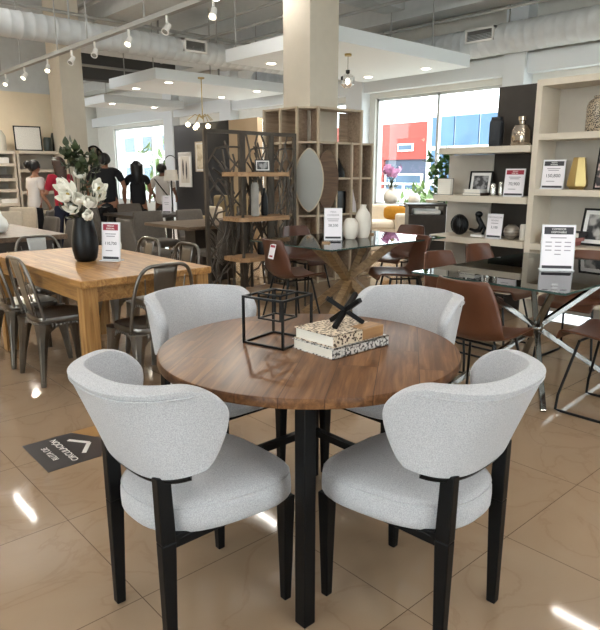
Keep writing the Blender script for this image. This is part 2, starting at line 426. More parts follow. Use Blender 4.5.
M_dl = emis('downlight_glow', (255, 244, 225), 14)
dls = [((6.55, 7.95), 'recessed downlight in the nearer panel left of the column'), ((8.72, 7.86), 'recessed downlight in the nearer panel beside the glass pendant'), ((8.75, 6.62), 'recessed downlight near the right tip of the nearer panel'),
       ((8.46, 10.75), 'recessed downlight behind the column in the middle panel'), ((8.5, 12.1), 'recessed downlight over the chandelier'), ((6.42, 10.86), 'recessed downlight nearest the tip of the middle panel'),
       ((6.36, 12.05), 'recessed downlight at the left edge of the middle panel'), ((7.25, 15.0), 'left recessed downlight in the farthest panel'), ((8.46, 15.1), 'right recessed downlight in the farthest panel'), ((6.6, 6.65), 'recessed downlight hidden close behind the column')]
for (x, y), lb in dls:
    t = thing('ceiling_downlight', lb, 'downlight', (x, y, 3.05), 0, 'round downlights in the white ceiling panels')
    obj('trim_ring', MB().lathe([(.075, -.001), (.095, -.001), (.095, -.008), (.078, -.010)], 20), M_white, t, smooth=40)
    obj('lens', MB().lathe([(.077, -.009), (.06, -.015), (0, -.018)], 20), M_dl, t)
    l = bpy.data.lights.new('downlight_beam', 'SPOT'); l.energy = 150; l.spot_size = R(110); l.spot_blend = .6; l.shadow_soft_size = .06; l.color = (1, .96, .90)
    lo = bpy.data.objects.new('downlight_beam', l); COL.objects.link(lo); lo.location = (0, 0, -.03); lo.parent = t

# linear LED battens
M_led = emis('led_glow', (255, 249, 240), 60)
M_ceil_fill = emis('ceiling_fill_glow', (250, 250, 250), 60)  # glow added on the batten tops to brighten the ceiling
def batten(x, y0, y1, z, lb):
    t = thing('ceiling_batten_light', lb, 'light', (x, y0, z), 0, 'linear lights hung from the ceiling')
    obj('housing', MB().box(-.04, 0, .01, .04, y1-y0, .06), M_white, t)
    obj('tube', MB().box(-.014, .02, -.008, .014, y1-y0-.02, .01), M_led, t)
    for y in (.2, y1-y0-.2): obj('hanger', MB().bar((0, y, .06), (0, y, CZ-z), .012), M_pipe, t)
    obj('ceiling_fill', MB().box(-.03, .05, .06, .03, y1-y0-.05, .066), M_ceil_fill, t)
batten(2.55, 8.65, 10.02, 3.6, 'linear ceiling light reflected on the floor by the left edge')
batten(5.1, 6.05, 7.4, 3.6, 'linear ceiling light reflected between the chair legs')
batten(6.36, 1.3, 2.66, 3.6, 'linear ceiling light reflected at the bottom right of the floor')
near = [((-1, -1.4), 'over the entrance'), ((-1, -4), 'by the front corner'), ((1.6, -4), 'along the front glazing'), ((-3.5, 1.5), 'along the side glazing'), ((-3.5, 4.6), 'at the far side glazing'),
        ((1.0, -1.4), 'in front of the round table'), ((3.2, -1.4), 'to the right of the round table'), ((5.4, -2.2), 'near the right bookcase'), ((-1, 1.4), 'to the left of the round table'), ((-1, 4.2), 'left of the teak table'),
        ((1.0, 1.2), 'straight over the round table'), ((3.3, 1.0), 'straight over the chrome glass table'), ((1.0, 4.2), 'straight over the teak table'), ((.2, 9.6), 'in front of the beige wall'), ((-1.8, 9.6), 'farther along the beige wall'), ((-1.8, 6.6), 'over the left aisle')]
for (x, y), d in near: batten(x, y, y+1.37, 3.6, 'added unseen linear ceiling light, '+d)  # unseen battens added for ambient light and to lift the beige wall

# unseen wall washers added on a second rail to brighten the beige wall
wr = thing('track_light_rail', 'added unseen rail of wall washers before the beige wall', 'track light', (0, 0, 0))
obj('rail', MB().bar((-3, 10.2, 3.3), (2.45, 10.2, 3.3), (.07, .05)), M_pipe, wr)
for x in (-2.5, 0, 2.2): obj('hanger', MB().bar((x, 10.2, 3.3), (x, 10.2, CZ), .014), M_pipe, wr)
for k, x in enumerate((-1.4, -.2, 1.0, 2.2)):
    M = Matrix.Translation((x, 10.2, 3.16)) @ Matrix.Rotation(R(48), 4, 'X')
    h_ = obj('lamp_head', MB().lathe([(.02, .05), (.032, .045), (.036, -.02), (.05, -.06), (.05, -.07), (.044, -.065)], 16, M), M_white, wr, smooth=40)
    obj('bulb', MB().lathe([(.043, -.06), (.03, -.068), (.0, -.07)], 16, M), M_spot_on, h_)
    l = bpy.data.lights.new('added_wash_beam', 'SPOT'); l.energy = 150; l.spot_size = R(120); l.spot_blend = .8; l.shadow_soft_size = .05; l.color = (1, .93, .82)
    lo = bpy.data.objects.new('added_wash_beam', l); COL.objects.link(lo); lo.parent = wr; lo.location = M @ Vector((0, 0, -.12)); lo.rotation_euler = (R(48), 0, 0)

# thin pipes under the deck
def pipe(pts, r, lb):
    p = obj('ceiling_pipe', MB().tube(pts, r, 8), M_pipe, smooth=60); tag(p, lb, 'pipe', 'thin pipes hung under the ceiling')
pipe([(2.4, 11.0, 4.0), (6.2, 11.0, 4.0), (10, 11.0, 4.0)], .03, 'thin sprinkler pipe crossing behind the column')
pipe([(8.2, -3, 4.0), (8.2, 9, 4.0), (8.2, 21, 4.0)], .03, 'thin sprinkler pipe running along the beam at the right')
pipe([(7.2, -2, 4.15), (7.2, 9, 4.15), (7.2, 20, 4.15)], .025, 'thin pipe along the ceiling above the nearer ceiling panel')
pipe([(8.9, 1.5, 3.75), (8.9, 6, 3.75), (8.9, 11, 3.75)], .02, 'thin conduit just left of the right duct')
pipe([(5.0, -2, 4.2), (5.0, 8, 4.2), (5.0, 20, 4.2)], .03, 'thin pipe running toward the left of the column')
pipe([(4.6, 11.9, 3.35), (6.6, 11.9, 3.35), (8.3, 11.9, 3.35), (8.3, 11.9, 3.6)], .025, 'thin grey pipe above the middle ceiling panel')
pipe([(6.9, 3.0, 3.8), (6.9, 7.2, 3.8), (6.9, 12, 3.8), (6.9, 12, 4.4)], .022, 'thin pipe bent upward above the nearer ceiling panel')
for (x, y), lb in [((6.05, 8.2), 'left of the column'), ((9.0, 7.6), 'at the far edge of the nearer panel'), ((8.6, 6.4), 'close to the right duct'), ((6.3, 11.2), 'at the tip of the middle panel'), ((7.4, 10.9), 'over the middle panel'), ((6.2, 12.2), 'at the left end of the middle panel'), ((8.8, 11.2), 'at the right end of the middle panel'), ((7.2, 15.2), 'over the farthest panel')]:
    o = obj('hanger_rod', MB().tube([(x, y, 3.22), (x, y, 3.9), (x, y, CZ)], .012, 6), M_pipe); tag(o, 'thin threaded rod holding the ceiling panel, ' + lb, 'hanger', 'rods holding the ceiling panels')
# dark-painted box standing in for the ceiling recess behind the left column
o = obj('recess_box', MB().box(5.4, 14.2, 3.45, 8.6, 14.5, 4.15), mat('recess_dark', (74, 74, 74), .9)); tag(o, 'dark grey box standing in for the ceiling recess behind the left column', 'plenum')

# ------------------------------------------------------------------ round dining set
TC = (1.45, 1.565)
t = thing('round_dining_table', 'round walnut dining table with black legs at the centre', 'table', (*TC, 0))
prof = [(.0, .72), (.52, .72), (.533, .724), (.535, .73), (.535, .748), (.532, .754), (.527, .755), (0, .755)]
obj('tabletop', MB().lathe(prof, 96), M_top, t, smooth=30)
lp = [(-.335, -.35), (.335, -.35), (.335, .335), (-.335, .335)]
for x, y in lp: obj('leg', MB().box(x-.0225, y-.0225, 0, x+.0225, y+.0225, .72), M_black, t, bevel=.003)
for a, b in ((2, 1), (2, 3)): obj('stretcher', MB().bar((*lp[a], .225), (*lp[b], .225), (.03, .03)), M_black, t)
for a, b in ((0, 2), (1, 3)): obj('top_rail', MB().bar((*lp[a], .70), (*lp[b], .70), (.03, .03)), M_black, t)

def back_fn(off=0):
    def f(u, v):
        tt = 2*u-1; v = .5-.5*math.cos(PI*v); pw = .734
        W = .226+.024*v+off; yb = .228+.106*v+off; D = .152+.198*v+off
        if v < .62: g = v/.62; ye = .118+.126*(.5*g+.5*g*(2-g))
        else: ye = .146+.098*math.sqrt(max(0, 1-((v-.62)/.38)**2))
        if v < .08: ye -= .010*(1-math.sqrt(max(0, 1-((.08-v)/.08)**2)))
        a = tt*math.acos(max(.02, 1-ye/D)**(1/pw))
        return (W*math.copysign(abs(math.sin(a))**pw, a), -yb+D*(1-abs(math.cos(a))**pw), .565+.268*v+(1-v)*.03*tt*tt)
    return f
def grey_chair(loc, rz, lb):
    t = thing('dining_chair', lb, 'chair', (*loc, 0), rz, 'pale grey upholstered chairs around the round table')
    b = obj('backrest', MB().grid(back_fn(), 30, 18), M_fabric, t, smooth=180, solid=.05, sub=2)
    f = back_fn(.0265); pts = [f(.03+.94*i/40, .80) for i in range(41)]
    obj('piping', MB().tube(pts, .0028, 6), M_fabric, b, smooth=180)
    f = back_fn(.006); rail = MB()
    pts = [Vector(f(i/24, 0))+Vector((0, 0, -.013)) for i in range(2, 23)]
    rail.tube([p for p in pts], .0125, 8)
    obj('back_rail', rail, M_black, t, smooth=60)
    # seat cushion
    prof = [(.84, .372), (.96, .374), (1.0, .386), (1.005, .41), (1.0, .438), (.975, .456), (.90, .467), (.6, .475), (.3, .478), (.001, .479)]
    n = 48; s = MB(); vs = []
    for q, z in prof:
        for k in range(n):
            a = 2*PI*k/n; c, d = math.cos(a), math.sin(a); e = 3.6 if d > 0 else 2.5
            g = (abs(c)**e+abs(d)**e)**(-1/e)
            y = .242*d*g; x = .222*c*g*(1+.14*y/.24)
            vs.append((x*q, y*q+.005, z))
    m = len(prof); fs = [(i*n+k, i*n+(k+1) % n, (i+1)*n+(k+1) % n, (i+1)*n+k) for i in range(m-1) for k in range(n)]
    fs.append(tuple(range(n-1, -1, -1))); s.add(vs, fs)
    st = obj('seat', s, M_fabric, t, smooth=180)
    sp = []
    for k in range(n):
        a = 2*PI*k/n; c, d = math.cos(a), math.sin(a); e = 3.6 if d > 0 else 2.5
        g = (abs(c)**e+abs(d)**e)**(-1/e); y = .242*d*g; x = .222*c*g*(1+.14*y/.24)
        sp.append((x*.985, y*.985+.005, .452))
    obj('piping', MB().tube(sp, .0025, 6, closed=True), M_fabric, st, smooth=180)
    fr = MB().box(-.17, -.19, .345, .17, .20, .373)
    for sx in (-1, 1):
        fr.bar((sx*.16, -.21, .372), (sx*.15, -.05, .362), (.024, .03))
    obj('seat_frame', fr, M_black, t, bevel=.003)
    for sx in (-1, 1):
        l = MB().bar((sx*.188, .195, 0), (sx*.19, .195, .375), (.027, .027), (.044, .044), up=(0, 1, 0)); obj('leg', l, M_black, t, bevel=.004)
        l = MB().bar((sx*.163, -.218, 0), (sx*.158, -.212, .37), (.030, .030), (.036, .046), up=(0, 1, 0)).bar((sx*.158, -.212, .37), (sx*.155, -.216, .572), (.036, .046), (.034, .042), up=(0, 1, 0))
        obj('leg', l, M_black, t, bevel=.004)
    return t
gc = grey_chair((.95, 1.53), -PI/2, 'pale grey upholstered dining chair nearest on the left, back to the camera')
dup(gc, (1.46, 1.085, 0), R(4), 'pale grey upholstered dining chair nearest on the right, back to the camera')
dup(gc, (1.50, 2.20, 0), R(180), 'pale grey dining chair behind the wire cube at the far left of the round table')
dup(gc, (2.05, 1.70, 0), R(92), 'pale grey dining chair behind the books at the far right of the round table')

# wire cube on the table
def cube_wire(s, th):
    mb = MB(); h = s/2
    for x in (-h, h):
        for y in (-h, h): mb.box(x-th, y-th, 0, x+th, y+th, s)
    for z in (0, s-2*th):
        for q in (-h, h):
            mb.box(-h, q-th, z, h, q+th, z+2*th); mb.box(q-th, -h, z, q+th, h, z+2*th)
    return mb
t = thing('wire_cube_ornament', 'black wire cube with a smaller cube inside, on the round table', 'ornament', (1.413, 1.692, .755), R(13))
obj('outer_cube', cube_wire(.178, .004), M_blackm, t)
ic = cube_wire(.098, .003)
o = obj('inner_cube', ic, M_blackm, t, loc=(.0, 0.0, .10))
o.location = (.0, .0, .088)
# books
M_cov1 = pattern_mat('leopard_cover', (74, 52, 38), (214, 196, 172), 95, 'voronoi')
M_cov2 = pattern_mat('lettered_cover', (60, 56, 54), (206, 202, 196), 90, 'noise')
M_page = mat('pages', (232, 226, 214), .8, var=.06, vs=3, stretch=(1, 1, 120))
def book(name, lb, x, y, z, w, d, h, rz, cov, cat='book', group=None, pm=None):
    t = thing(name, lb, cat, (x, y, z), rz, group)
    c = MB().box(0, 0, 0, w, d, .003).box(0, 0, h-.003, w, d, h).box(0, 0, 0, w, .004, h)
    obj('cover', c, cov, t)
    obj('page_block', MB().box(.004, .004, .003, w-.004, d-.005, h-.003), pm or M_page, t)
    return t
b1 = book('book', 'thick book with black and white lettered spine, under the patterned book', 1.395, 1.385, .755, .285, .205, .036, R(0), M_cov2, group='books on the round table')
b2 = book('book', 'book with brown and cream spotted cover, on top of the other book', 1.408, 1.395, .791, .255, .195, .040, R(1), M_cov1, group='books on the round table')
wd = obj('wooden_spine_band', MB().box(.145, -.0015, 0.0005, .255, .02, .0395).box(.145, -.0015, .0395, .255, .06, .0408), wood_mat('spine_wood', (120, 84, 52), (160, 120, 80), (184, 146, 104), rough=.5), b2); wd['label'] = 'wood-grain spine end'
t = thing('jack_ornament', 'black crossed three-bar ornament standing on the books', 'ornament', (1.555, 1.485, .831), R(5))
Lh = .088; c = Vector((0, 0, .054))
for d in ((.80, .10, .56), (-.72, .35, .56), (-.1, -.82, .56)):
    v = Vector(d).normalized()*Lh; obj('bar', MB().bar(c-v, c+v, .0165), M_black, t, bevel=.002)

# ------------------------------------------------------------------ lettering
def text_mesh(s, size):
    cu = bpy.data.curves.new('letters', 'FONT'); cu.body = s; cu.size = size; cu.align_x = 'CENTER'; cu.align_y = 'CENTER'; cu.extrude = .0004
    o = bpy.data.objects.new('letters', cu); COL.objects.link(o)
    dg = bpy.context.evaluated_depsgraph_get(); me = bpy.data.meshes.new_from_object(o.evaluated_get(dg))
    bpy.data.objects.remove(o); return me
def text_obj(name, s, size, m, parent, mtx):
    me = text_mesh(s, size); me.materials.clear(); me.materials.append(m)
    o = bpy.data.objects.new(name, me); COL.objects.link(o); o.parent = parent; o.matrix_local = mtx; return o
def sign(lb, loc, rz, w, h, head, title, lines, price, group='printed price signs in stands'):
    t = thing('price_sign', lb, 'sign', loc, rz, group)
    tilt = Matrix.Rotation(R(-6), 4, 'X')
    obj('holder', MB().box(-w/2-.006, 0, 0, w/2+.006, .005, h+.006, tilt).box(-w/2-.006, -.03, 0, w/2+.006, .05, .006), mat('acrylic', (222, 222, 224), .15), t)
    obj('paper', MB().box(-w/2, -.002, .028, w/2, 0, h, tilt), M_paper, t)
    obj('foot_band', MB().box(-w/2+.006, -.003, .012, w/2-.006, 0, .030, tilt), M_ink, t)
    F = tilt @ Matrix.Translation((0, -.0035, 0))
    hb = 0
    if head:
        hb = .17*h
        obj('header_band', MB().box(-w/2+.008, -.003, h-hb-.006, w/2-.008, 0, h-.008, tilt), head, t)
        for i, s in enumerate(title):
            text_obj('lettering', s, hb*.36, M_wtext, t, F @ Matrix.Translation((0, -.0005, h-.008-hb*(.30+.40*i))) @ Matrix.Rotation(PI/2, 4, 'X'))
    else:
        for i, s in enumerate(title):
            text_obj('lettering', s, .022, M_inklight, t, F @ Matrix.Translation((0, 0, h-.03-.03*i)) @ Matrix.Rotation(PI/2, 4, 'X'))
    for (cx, wz, z) in lines: obj('print_line', MB().box((cx-wz/2)*w, -.0028, z*h, (cx+wz/2)*w, 0, z*h+.006, tilt), M_inklight, t)
    if price: text_obj('lettering', price, w*.22, M_ink, t, F @ Matrix.Translation((0, 0, h*.46)) @ Matrix.Rotation(PI/2, 4, 'X'))
    return t
L1 = [(0, .62, .70), (0, .5, .64), (-.1, .4, .26)]
LR = [(0, .5, .72)]+[(cx, .2, z) for z in (.62, .53, .44) for cx in (-.3, 0, .3)]+[(0, .2, .35)]
sign('red-headed price sign on the teak table beside the black vase', (1.893, 4.097, .76), R(-58), .135, .265, M_red, ['PRECIO', 'ESPECIAL'], L1, '110,700')
sign('white price sign without a header on the starburst glass table', (4.03, 4.02, .763), R(-44), .155, .285, None, ['MESA', 'COMEDOR'], [(0, .7, .66), (0, .6, .60)], '38,500')
sign('black-headed price sign with columns of print on the chrome glass table', (3.79, 1.78, .763), R(-52), .19, .28, M_ink, ['COMEDOR', 'DISPONIBLE'], LR, None)

# ------------------------------------------------------------------ floor sticker
st = thing('floor_sticker', 'dark grey arrow-shaped floor sticker with white lettering and chevron', 'floor sticker', (1.0, 2.93, 0))
obj('vinyl', MB().prism([(-.115, -.19), (.145, -.19), (.245, 0), (.145, .185), (-.11, .185)], .0005, .0016), mat('sticker_grey', (66, 62, 62), .35), st)
# chevron pointing to the tip
obj('chevron', MB().bar((.165, .0, .0022), (.095, .10, .0022), (.022, .001)).bar((.165, .0, .0022), (.095, -.10, .0022), (.022, .001)), M_wtext, st)
for s, x, z in (('CIRCULACIÓN', .035, .046), ('RUTA DE', -.035, .042)):
    text_obj('lettering', s, z, M_wtext, st, Matrix.Translation((x, 0.0, .0022)) @ Matrix.Rotation(R(90), 4, 'Z'))
tag(obj('floor_tape', MB().box(1.12, 2.98, .0003, 1.30, 3.12, .0012), mat('tape_tan', (164, 124, 76), .5)), 'tan patch of tape beside the floor sticker', 'tape')

# ------------------------------------------------------------------ teak table and metal chairs
t = thing('dining_table', 'rectangular light teak table with square legs and the black vase on it', 'table', (1.825, 4.24, 0))
obj('tabletop', MB().box(-.445, -.84, .715, .445, .84, .76), M_teak, t, bevel=.006)
obj('apron', MB().box(-.40, -.79, .62, .40, -.76, .715).box(-.40, .76, .62, .40, .79, .715).box(-.41, -.77, .62, -.38, .77, .715).box(.38, -.77, .62, .41, .77, .715), M_teakleg, t)
M_legv = wood_mat('teak_leg_upright', (106, 70, 32), (150, 108, 58), (180, 138, 84), ang=0, axis='z', rough=.45)
for sx in (-1, 1):
    for sy in (-1, 1): obj('leg', MB().box(sx*.385-.045, sy*.775-.045, 0, sx*.385+.045, sy*.775+.045, .715), M_legv, t, bevel=.004)
def tolix(loc, rz, lb, m=None):
    t = thing('metal_chair', lb, 'chair', (*loc, 0), rz, 'gunmetal cafe chairs around the teak table')
    s = MB(); n = 32; vs = []
    prof = [(.90, .405), (.985, .408), (1.0, .425), (1.0, .435), (.985, .445), (.93, .449), (.82, .443), (.4, .440), (.001, .439)]
    for q, z in prof:
        for k in range(n):
            a = 2*PI*k/n; c, d = math.cos(a), math.sin(a); g = (abs(c)**4+abs(d)**4)**(-.25)
            vs.append((.185*c*g*q*(1+.08*d*g), .18*d*g*q, z))
    k_ = len(prof); s.add(vs, [(i*n+k, i*n+(k+1) % n, (i+1)*n+(k+1) % n, (i+1)*n+k) for i in range(k_-1) for k in range(n)]+[tuple(range(n-1, -1, -1))])
    obj('seat', s, M_gun, t, smooth=50)
    # arched skirts
    sk = MB()
    for q in range(4):
        M = Matrix.Rotation(q*PI/2, 4, 'Z'); N = 12
        for i in range(N):
            x0 = -.165+.33*i/N; x1 = -.165+.33*(i+1)/N
            f = lambda x: .405-.105*(abs(x)/.165)**3-.015
            sk.add([(x0, -.172, .41), (x1, -.172, .41), (x1, -.18, f(x1)), (x0, -.18, f(x0))], [(0, 1, 2, 3)], M)
    obj('apron', sk, M_gun, t, smooth=60, solid=.003)
    for sx in (-1, 1):
        for sy in (-1, 1):
            a = Vector((sx*.160, sy*.160, .41)); b = Vector((sx*.205, sy*.205, .0))
            l = MB().tube([a, a.lerp(b, .25), a.lerp(b, .55), b], [.054, .038, .025, .017], 8)
            # pressed ridge down the outer face
            l.tube([a+Vector((sx*.028, sy*.028, -.02)), b+Vector((sx*.008, sy*.008, .03))], [.009, .006], 6)
            obj('leg', l, M_gun, t, smooth=40)
    hp = []
    for i in range(25):
        a = PI*i/24; x = -.178*math.cos(a); z = .44+(.29 if .15 < 0 else 0)
        s_ = math.sin(a)
        hp.append((math.copysign(abs(math.cos(a))**.38, -math.cos(a))*.205, -.16-.09*s_**.8, .445+.39*s_**.75))
    obj('back_hoop', MB().tube(hp, .0115, 8), M_gun, t, smooth=60)
    sl = MB().grid(lambda u, v: ((2*u-1)*(.055+.025*v), -.172-.075*v-.0*abs(2*u-1), .45+.375*v), 6, 8)
    sp = obj('back_splat', sl, M_gun, t, smooth=60, solid=.003)
    for sx in (-1, 1): obj('back_rod', MB().tube([(sx*.10, -.165, .43), (sx*.125, -.21, .60), (sx*.135, -.235, .76)], .004, 6), M_gun, t, smooth=60)
    return t
tx = tolix((1.505, 4.146), -PI/2, 'gunmetal cafe chair nearest on the left side of the teak table')
dup(tx, (1.49, 4.685, 0), -PI/2, 'gunmetal cafe chair second on the left side of the teak table, cut by the edge')
dup(tx, (1.83, 3.47, 0), R(0), 'gunmetal cafe chair at the near end of the teak table beside its corner leg')
dc = dup(tx, (1.86, 5.22, 0), R(180), 'gunmetal cafe chair at the far end of the teak table with painted back reflection')
for c in dc.children:  # paler splat colour imitates a reflection on the metal
    if c.name.startswith('back_splat'): c.data = c.data.copy(); c.data.materials.clear(); c.data.materials.append(M_pipe); c['label'] = 'back splat with its reflection painted pale grey'
dup(tx, (2.26, 4.66, 0), R(90), 'gunmetal cafe chair on the right side of the teak table beside the price sign')
dup(tx, (2.28, 4.10, 0), R(90), 'gunmetal cafe chair at the right side of the teak table by its right corner')

# black vase with magnolias
t = thing('black_vase', 'tall matte black vase standing on the teak table', 'vase', (1.765, 4.215, .76))
obj('vase_body', MB().lathe([(.0, 0), (.060, 0), (.076, .02), (.088, .08), (.090, .13), (.082, .2), (.068, .27), (.060, .305), (.053, .305), (.052, .2), (0, .19)], 16), M_vaseblk, t, smooth=25)
fl = thing('flower_arrangement', 'white magnolia stems and dark leaves standing in the black vase', 'flowers', (1.765, 4.215, .962))
def petal_flower(sz, n=5, open_=1.0):
    mb = MB()
    for ring, (k, tilt, ln) in enumerate(((n, 1.0*open_, 1.0), (3, .5*open_, .9))):
        for i in range(k):
            a = 2*PI*(i+.5*ring)/k+random.uniform(-.2, .2); tl = tilt+random.uniform(-.2, .2); l = sz*ln
            M = Matrix.Rotation(a, 4, 'Z') @ Matrix.Rotation(tl, 4, 'Y')
            def f(u, v, l=l):
                w = .36*l*math.sin(PI*min(1, .10+.86*u))**.8; x = (2*v-1)*w
                return (.28*l*math.sin(PI*u)-.9*x*x/l-.1*l*u, x, l*u)
            mb.grid(f, 7, 4, M)
    return mb
# right and up as seen from the shop floor
Rv = Vector((.743, -.669, 0)); Fv = Vector((.669, .743, 0))
fpos = [(-.11, .30, -.04, .10, .75), (-.07, .255, -.09, .11, 1.0), (.12, .29, 0, .09, .8), (.01, .215, -.1, .10, .40), (.075, .19, -.08, .105, .42), (-.05, .17, -.05, .10, .9), (-.01, .375, .03, .09, .6), (.06, .105, -.09, .09, .45), (.10, .235, .03, .085, .8)]
stm = MB()
for (r, z, f, sz, op) in fpos:
    r = r*.85+.012; sz *= .92; p = Rv*r+Fv*f; tip = Vector((p.x, p.y, z))
    mb = petal_flower(sz, 5, op)
    o = obj('flower', mb, M_petal, fl, smooth=180, solid=.002)
    d = (Vector((p.x, p.y, .10))*1.0-Fv*.10).normalized(); o.rotation_mode = 'QUATERNION'; o.rotation_quaternion = d.to_track_quat('Z', 'Y'); o.location = tip
    ct = MB().ball((0, 0, .02), (.010, .010, .018), 8, 6); c_ = obj('stamen', ct, mat('stamen', (166, 140, 60), .7), o)
    stm.tube([(0, 0, .01), (p.x*.3, p.y*.3, z*.5), tip], .004, 6)
def leaf_cluster(mb, c, r, n, ln, wd):
    for _ in range(n):
        a = random.uniform(0, 2*PI); e = random.uniform(-.4, 1.2); l = ln*random.uniform(.7, 1.2)
        M = Matrix.Translation(Vector(c)+Vector((random.uniform(-r, r), random.uniform(-r, r), random.uniform(-r, r)))) @ Matrix.Rotation(a, 4, 'Z') @ Matrix.Rotation(PI/2-e, 4, 'Y')
        mb.grid(lambda u, v: (.18*l*math.sin(PI*u), (2*v-1)*wd*math.sin(PI*min(1, .06+.94*u)), l*u), 5, 2, M)
for i in range(6): stm.tube([(0, 0, .01), tuple(Rv*(-.08+.03*i)*.6+Vector((0, 0, .22))), tuple(Rv*(-.08+.05*i)*.9+Vector((0, 0, .46+.03*(i % 3))))], .003, 6)
obj('stem', stm, M_leaf2, fl)
lf = MB()
for (r, z, f) in ((-.07, .47, .02), (.0, .50, .02), (.06, .46, .02), (.02, .43, 0), (-.03, .53, .0)): leaf_cluster(lf, tuple(Rv*r+Fv*f+Vector((0, 0, z))), .05, 16, .085, .022)
for (r, z, f) in ((-.08, .20, 0), (.0, .17, -.05), (.08, .2, 0), (.02, .32, .05), (-.05, .14, -.04)): leaf_cluster(lf, tuple(Rv*r+Fv*f+Vector((0, 0, z))), .03, 9, .09, .024)
obj('foliage', lf, M_leaf2, fl, smooth=180)
for p in fpos: pass

# ------------------------------------------------------------------ starburst glass table (wood legs)
def glass_table(lb, x0, y0, x1, y1, z, base):
    t = thing('glass_dining_table', lb, 'table', ((x0+x1)/2, (y0+y1)/2, 0)); w, d = (x1-x0)/2, (y1-y0)/2
    g = obj('glass_top', MB().box(-w, -d, z-.012, w, d, z), M_glass, t)
    e = MB()
    for a in ((-w-.001, -d-.001, -w+.001, d+.001), (w-.001, -d, w+.001, d), (-w, -d-.001, w, -d+.001), (-w, d-.001, w, d+.001)): e.box(a[0], a[1], z-.012, a[2], a[3], z)
    obj('glass_edge', e, M_edge, g)
    base(t, w, d, z-.012)
    return t
def star_base(t, w, d, z):
    for k in range(4):
        a = R((20, 114, 200, 294)[k])
        c, s = math.cos(a), math.sin(a)
        obj('leg', MB().bar((-.46*c, -.46*s, .0), (.50*c, .42*s, z), (.075, .075)), M_oak, t, bevel=.005)
glass_table('glass dining table on crossed rough wooden legs, in front of the open shelving', 3.47, 3.48, 5.03, 4.55, .762, star_base)
def chrome_base(t, w, d, z):
    for sx, sy in ((-1, -1), (1, 1), (1, -1), (-1, 1)):
        obj('leg', MB().bar((sx*.47, sy*.32, 0), (-sx*.47, -sy*.32, z), (.034, .034)), M_chrome, t, bevel=.003)
    obj('joint', MB().ball((0, 0, z/2), (.045, .045, .045)), M_chrome, t, smooth=180)
glass_table('glass dining table on a crossed chrome base, in front of the bookcase', 3.08, 1.385, 4.50, 2.37, .762, chrome_base)

# brown shell chairs
PR = [(.255, .425, .185), (.235, .455, .205), (.12, .456, .225), (-.02, .445, .235), (-.13, .447, .235), (-.185, .49, .24), (-.215, .58, .235), (-.245, .69, .215), (-.268, .775, .185), (-.275, .80, .165)]
def shell_fn(u, v):
    x = u*(len(PR)-1); i = min(int(x), len(PR)-2); f = x-i
    y, z, w = [PR[i][k]*(1-f)+PR[i+1][k]*f for k in range(3)]
    q = 2*v-1; bk = max(0, min(1, (u-.40)/.3))
    return (w*q*(1-.05*bk*q*q), y+bk*.075*q*q, z+(1-bk)*.035*q*q*(1 if u > .08 else 0)+.02*bk*(1-bk)*4*q*q)
def shell_chair(loc, rz, lb, m, legs, group, tagged=False):
    t = thing('shell_chair', lb, 'chair', (*loc, 0), rz, group)
    obj('seat_shell', MB().grid(shell_fn, 27, 10), m, t, smooth=180, solid=.016, sub=1)
    if legs == 'sled':
        for sx in (-1, 1):
            pts = [(sx*.15, .13, .435), (sx*.205, .20, .10), (sx*.21, .205, .012), (sx*.21, .17, .008), (sx*.21, -.20, .008), (sx*.21, -.235, .02), (sx*.205, -.22, .10), (sx*.16, -.11, .435)]
            obj('leg', MB().tube(pts, .0085, 8), M_blackm, t, smooth=60)
        obj('cross_bar', MB().tube([(-.15, .13, .43), (.15, .13, .43)], .008), M_blackm, t, smooth=60)
        obj('cross_bar', MB().tube([(-.16, -.11, .43), (.16, -.11, .43)], .008), M_blackm, t, smooth=60)
    else:
        for sx in (-1, 1):
            for sy in (-1, 1):
                obj('leg', MB().tube([(sx*.13, sy*.12-.0, .44), (sx*.20, sy*.21-.01, .0)], [.011, .008], 8), M_blackm, t, smooth=60)
        fr = MB()
        for q in (-1, 1): fr.tube([(-.135, q*.12, .43), (.135, q*.12, .43)], .008)
        for q in (-1, 1): fr.tube([(q*.14, -.12, .43), (q*.14, .12, .43)], .008)
        obj('seat_frame', fr, M_blackm, t, smooth=60)
    if tagged:
        M = Matrix.Translation((.10, -.262, .70)) @ Matrix.Rotation(R(-14), 4, 'X') @ Matrix.Rotation(R(12), 4, 'Z')
        g = obj('price_tag', MB().box(-.035, -.006, -.065, .035, -.003, .065, M), M_paper, t); g['label'] = 'white hang tag with red and black print'
        obj('tag_print', MB().box(-.028, -.007, .035, .028, -.006, .055, M).box(-.02, -.007, -.05, .02, -.006, -.035, M), M_red, g)
    return t
GC = 'brown leather shell chairs around the starburst table'
sc = shell_chair((3.66, 4.17), R(-100), 'brown shell chair with a price tag at the left end of the starburst table', M_leather2, 'splay', GC, True)
dup_ = shell_chair((4.48, 4.86), R(178), 'brown shell chair behind the starburst table, next to the iron screen', M_leather2, 'splay', GC)
shell_chair((4.46, 3.57), R(55), 'brown shell chair with a price tag at the right of the starburst table', M_leather2, 'splay', GC, True)
dup(dup_, (5.33, 4.28, 0), R(90), 'brown shell chair at the far right end of the starburst table, before the sofa')
GR = 'tan leather shell chairs around the chrome glass table'
g1 = shell_chair((3.10, 1.87), R(-92), 'tan leather shell chair nearest the round table, back to the camera', M_leather, 'sled', GR)
dup(g1, (3.78, 2.47, 0), R(180), 'tan leather shell chair behind the left half of the chrome glass table')
dup(g1, (4.42, 2.54, 0), R(180), 'tan leather shell chair behind the chrome glass table, in front of the low shelves')
dup(g1, (4.46, 1.90, 0), R(90), 'tan leather shell chair at the far right end of the chrome glass table')
dup(g1, (3.60, 1.315, 0), R(0), 'tan leather shell chair nearest at the right edge, only seat and frame in view')

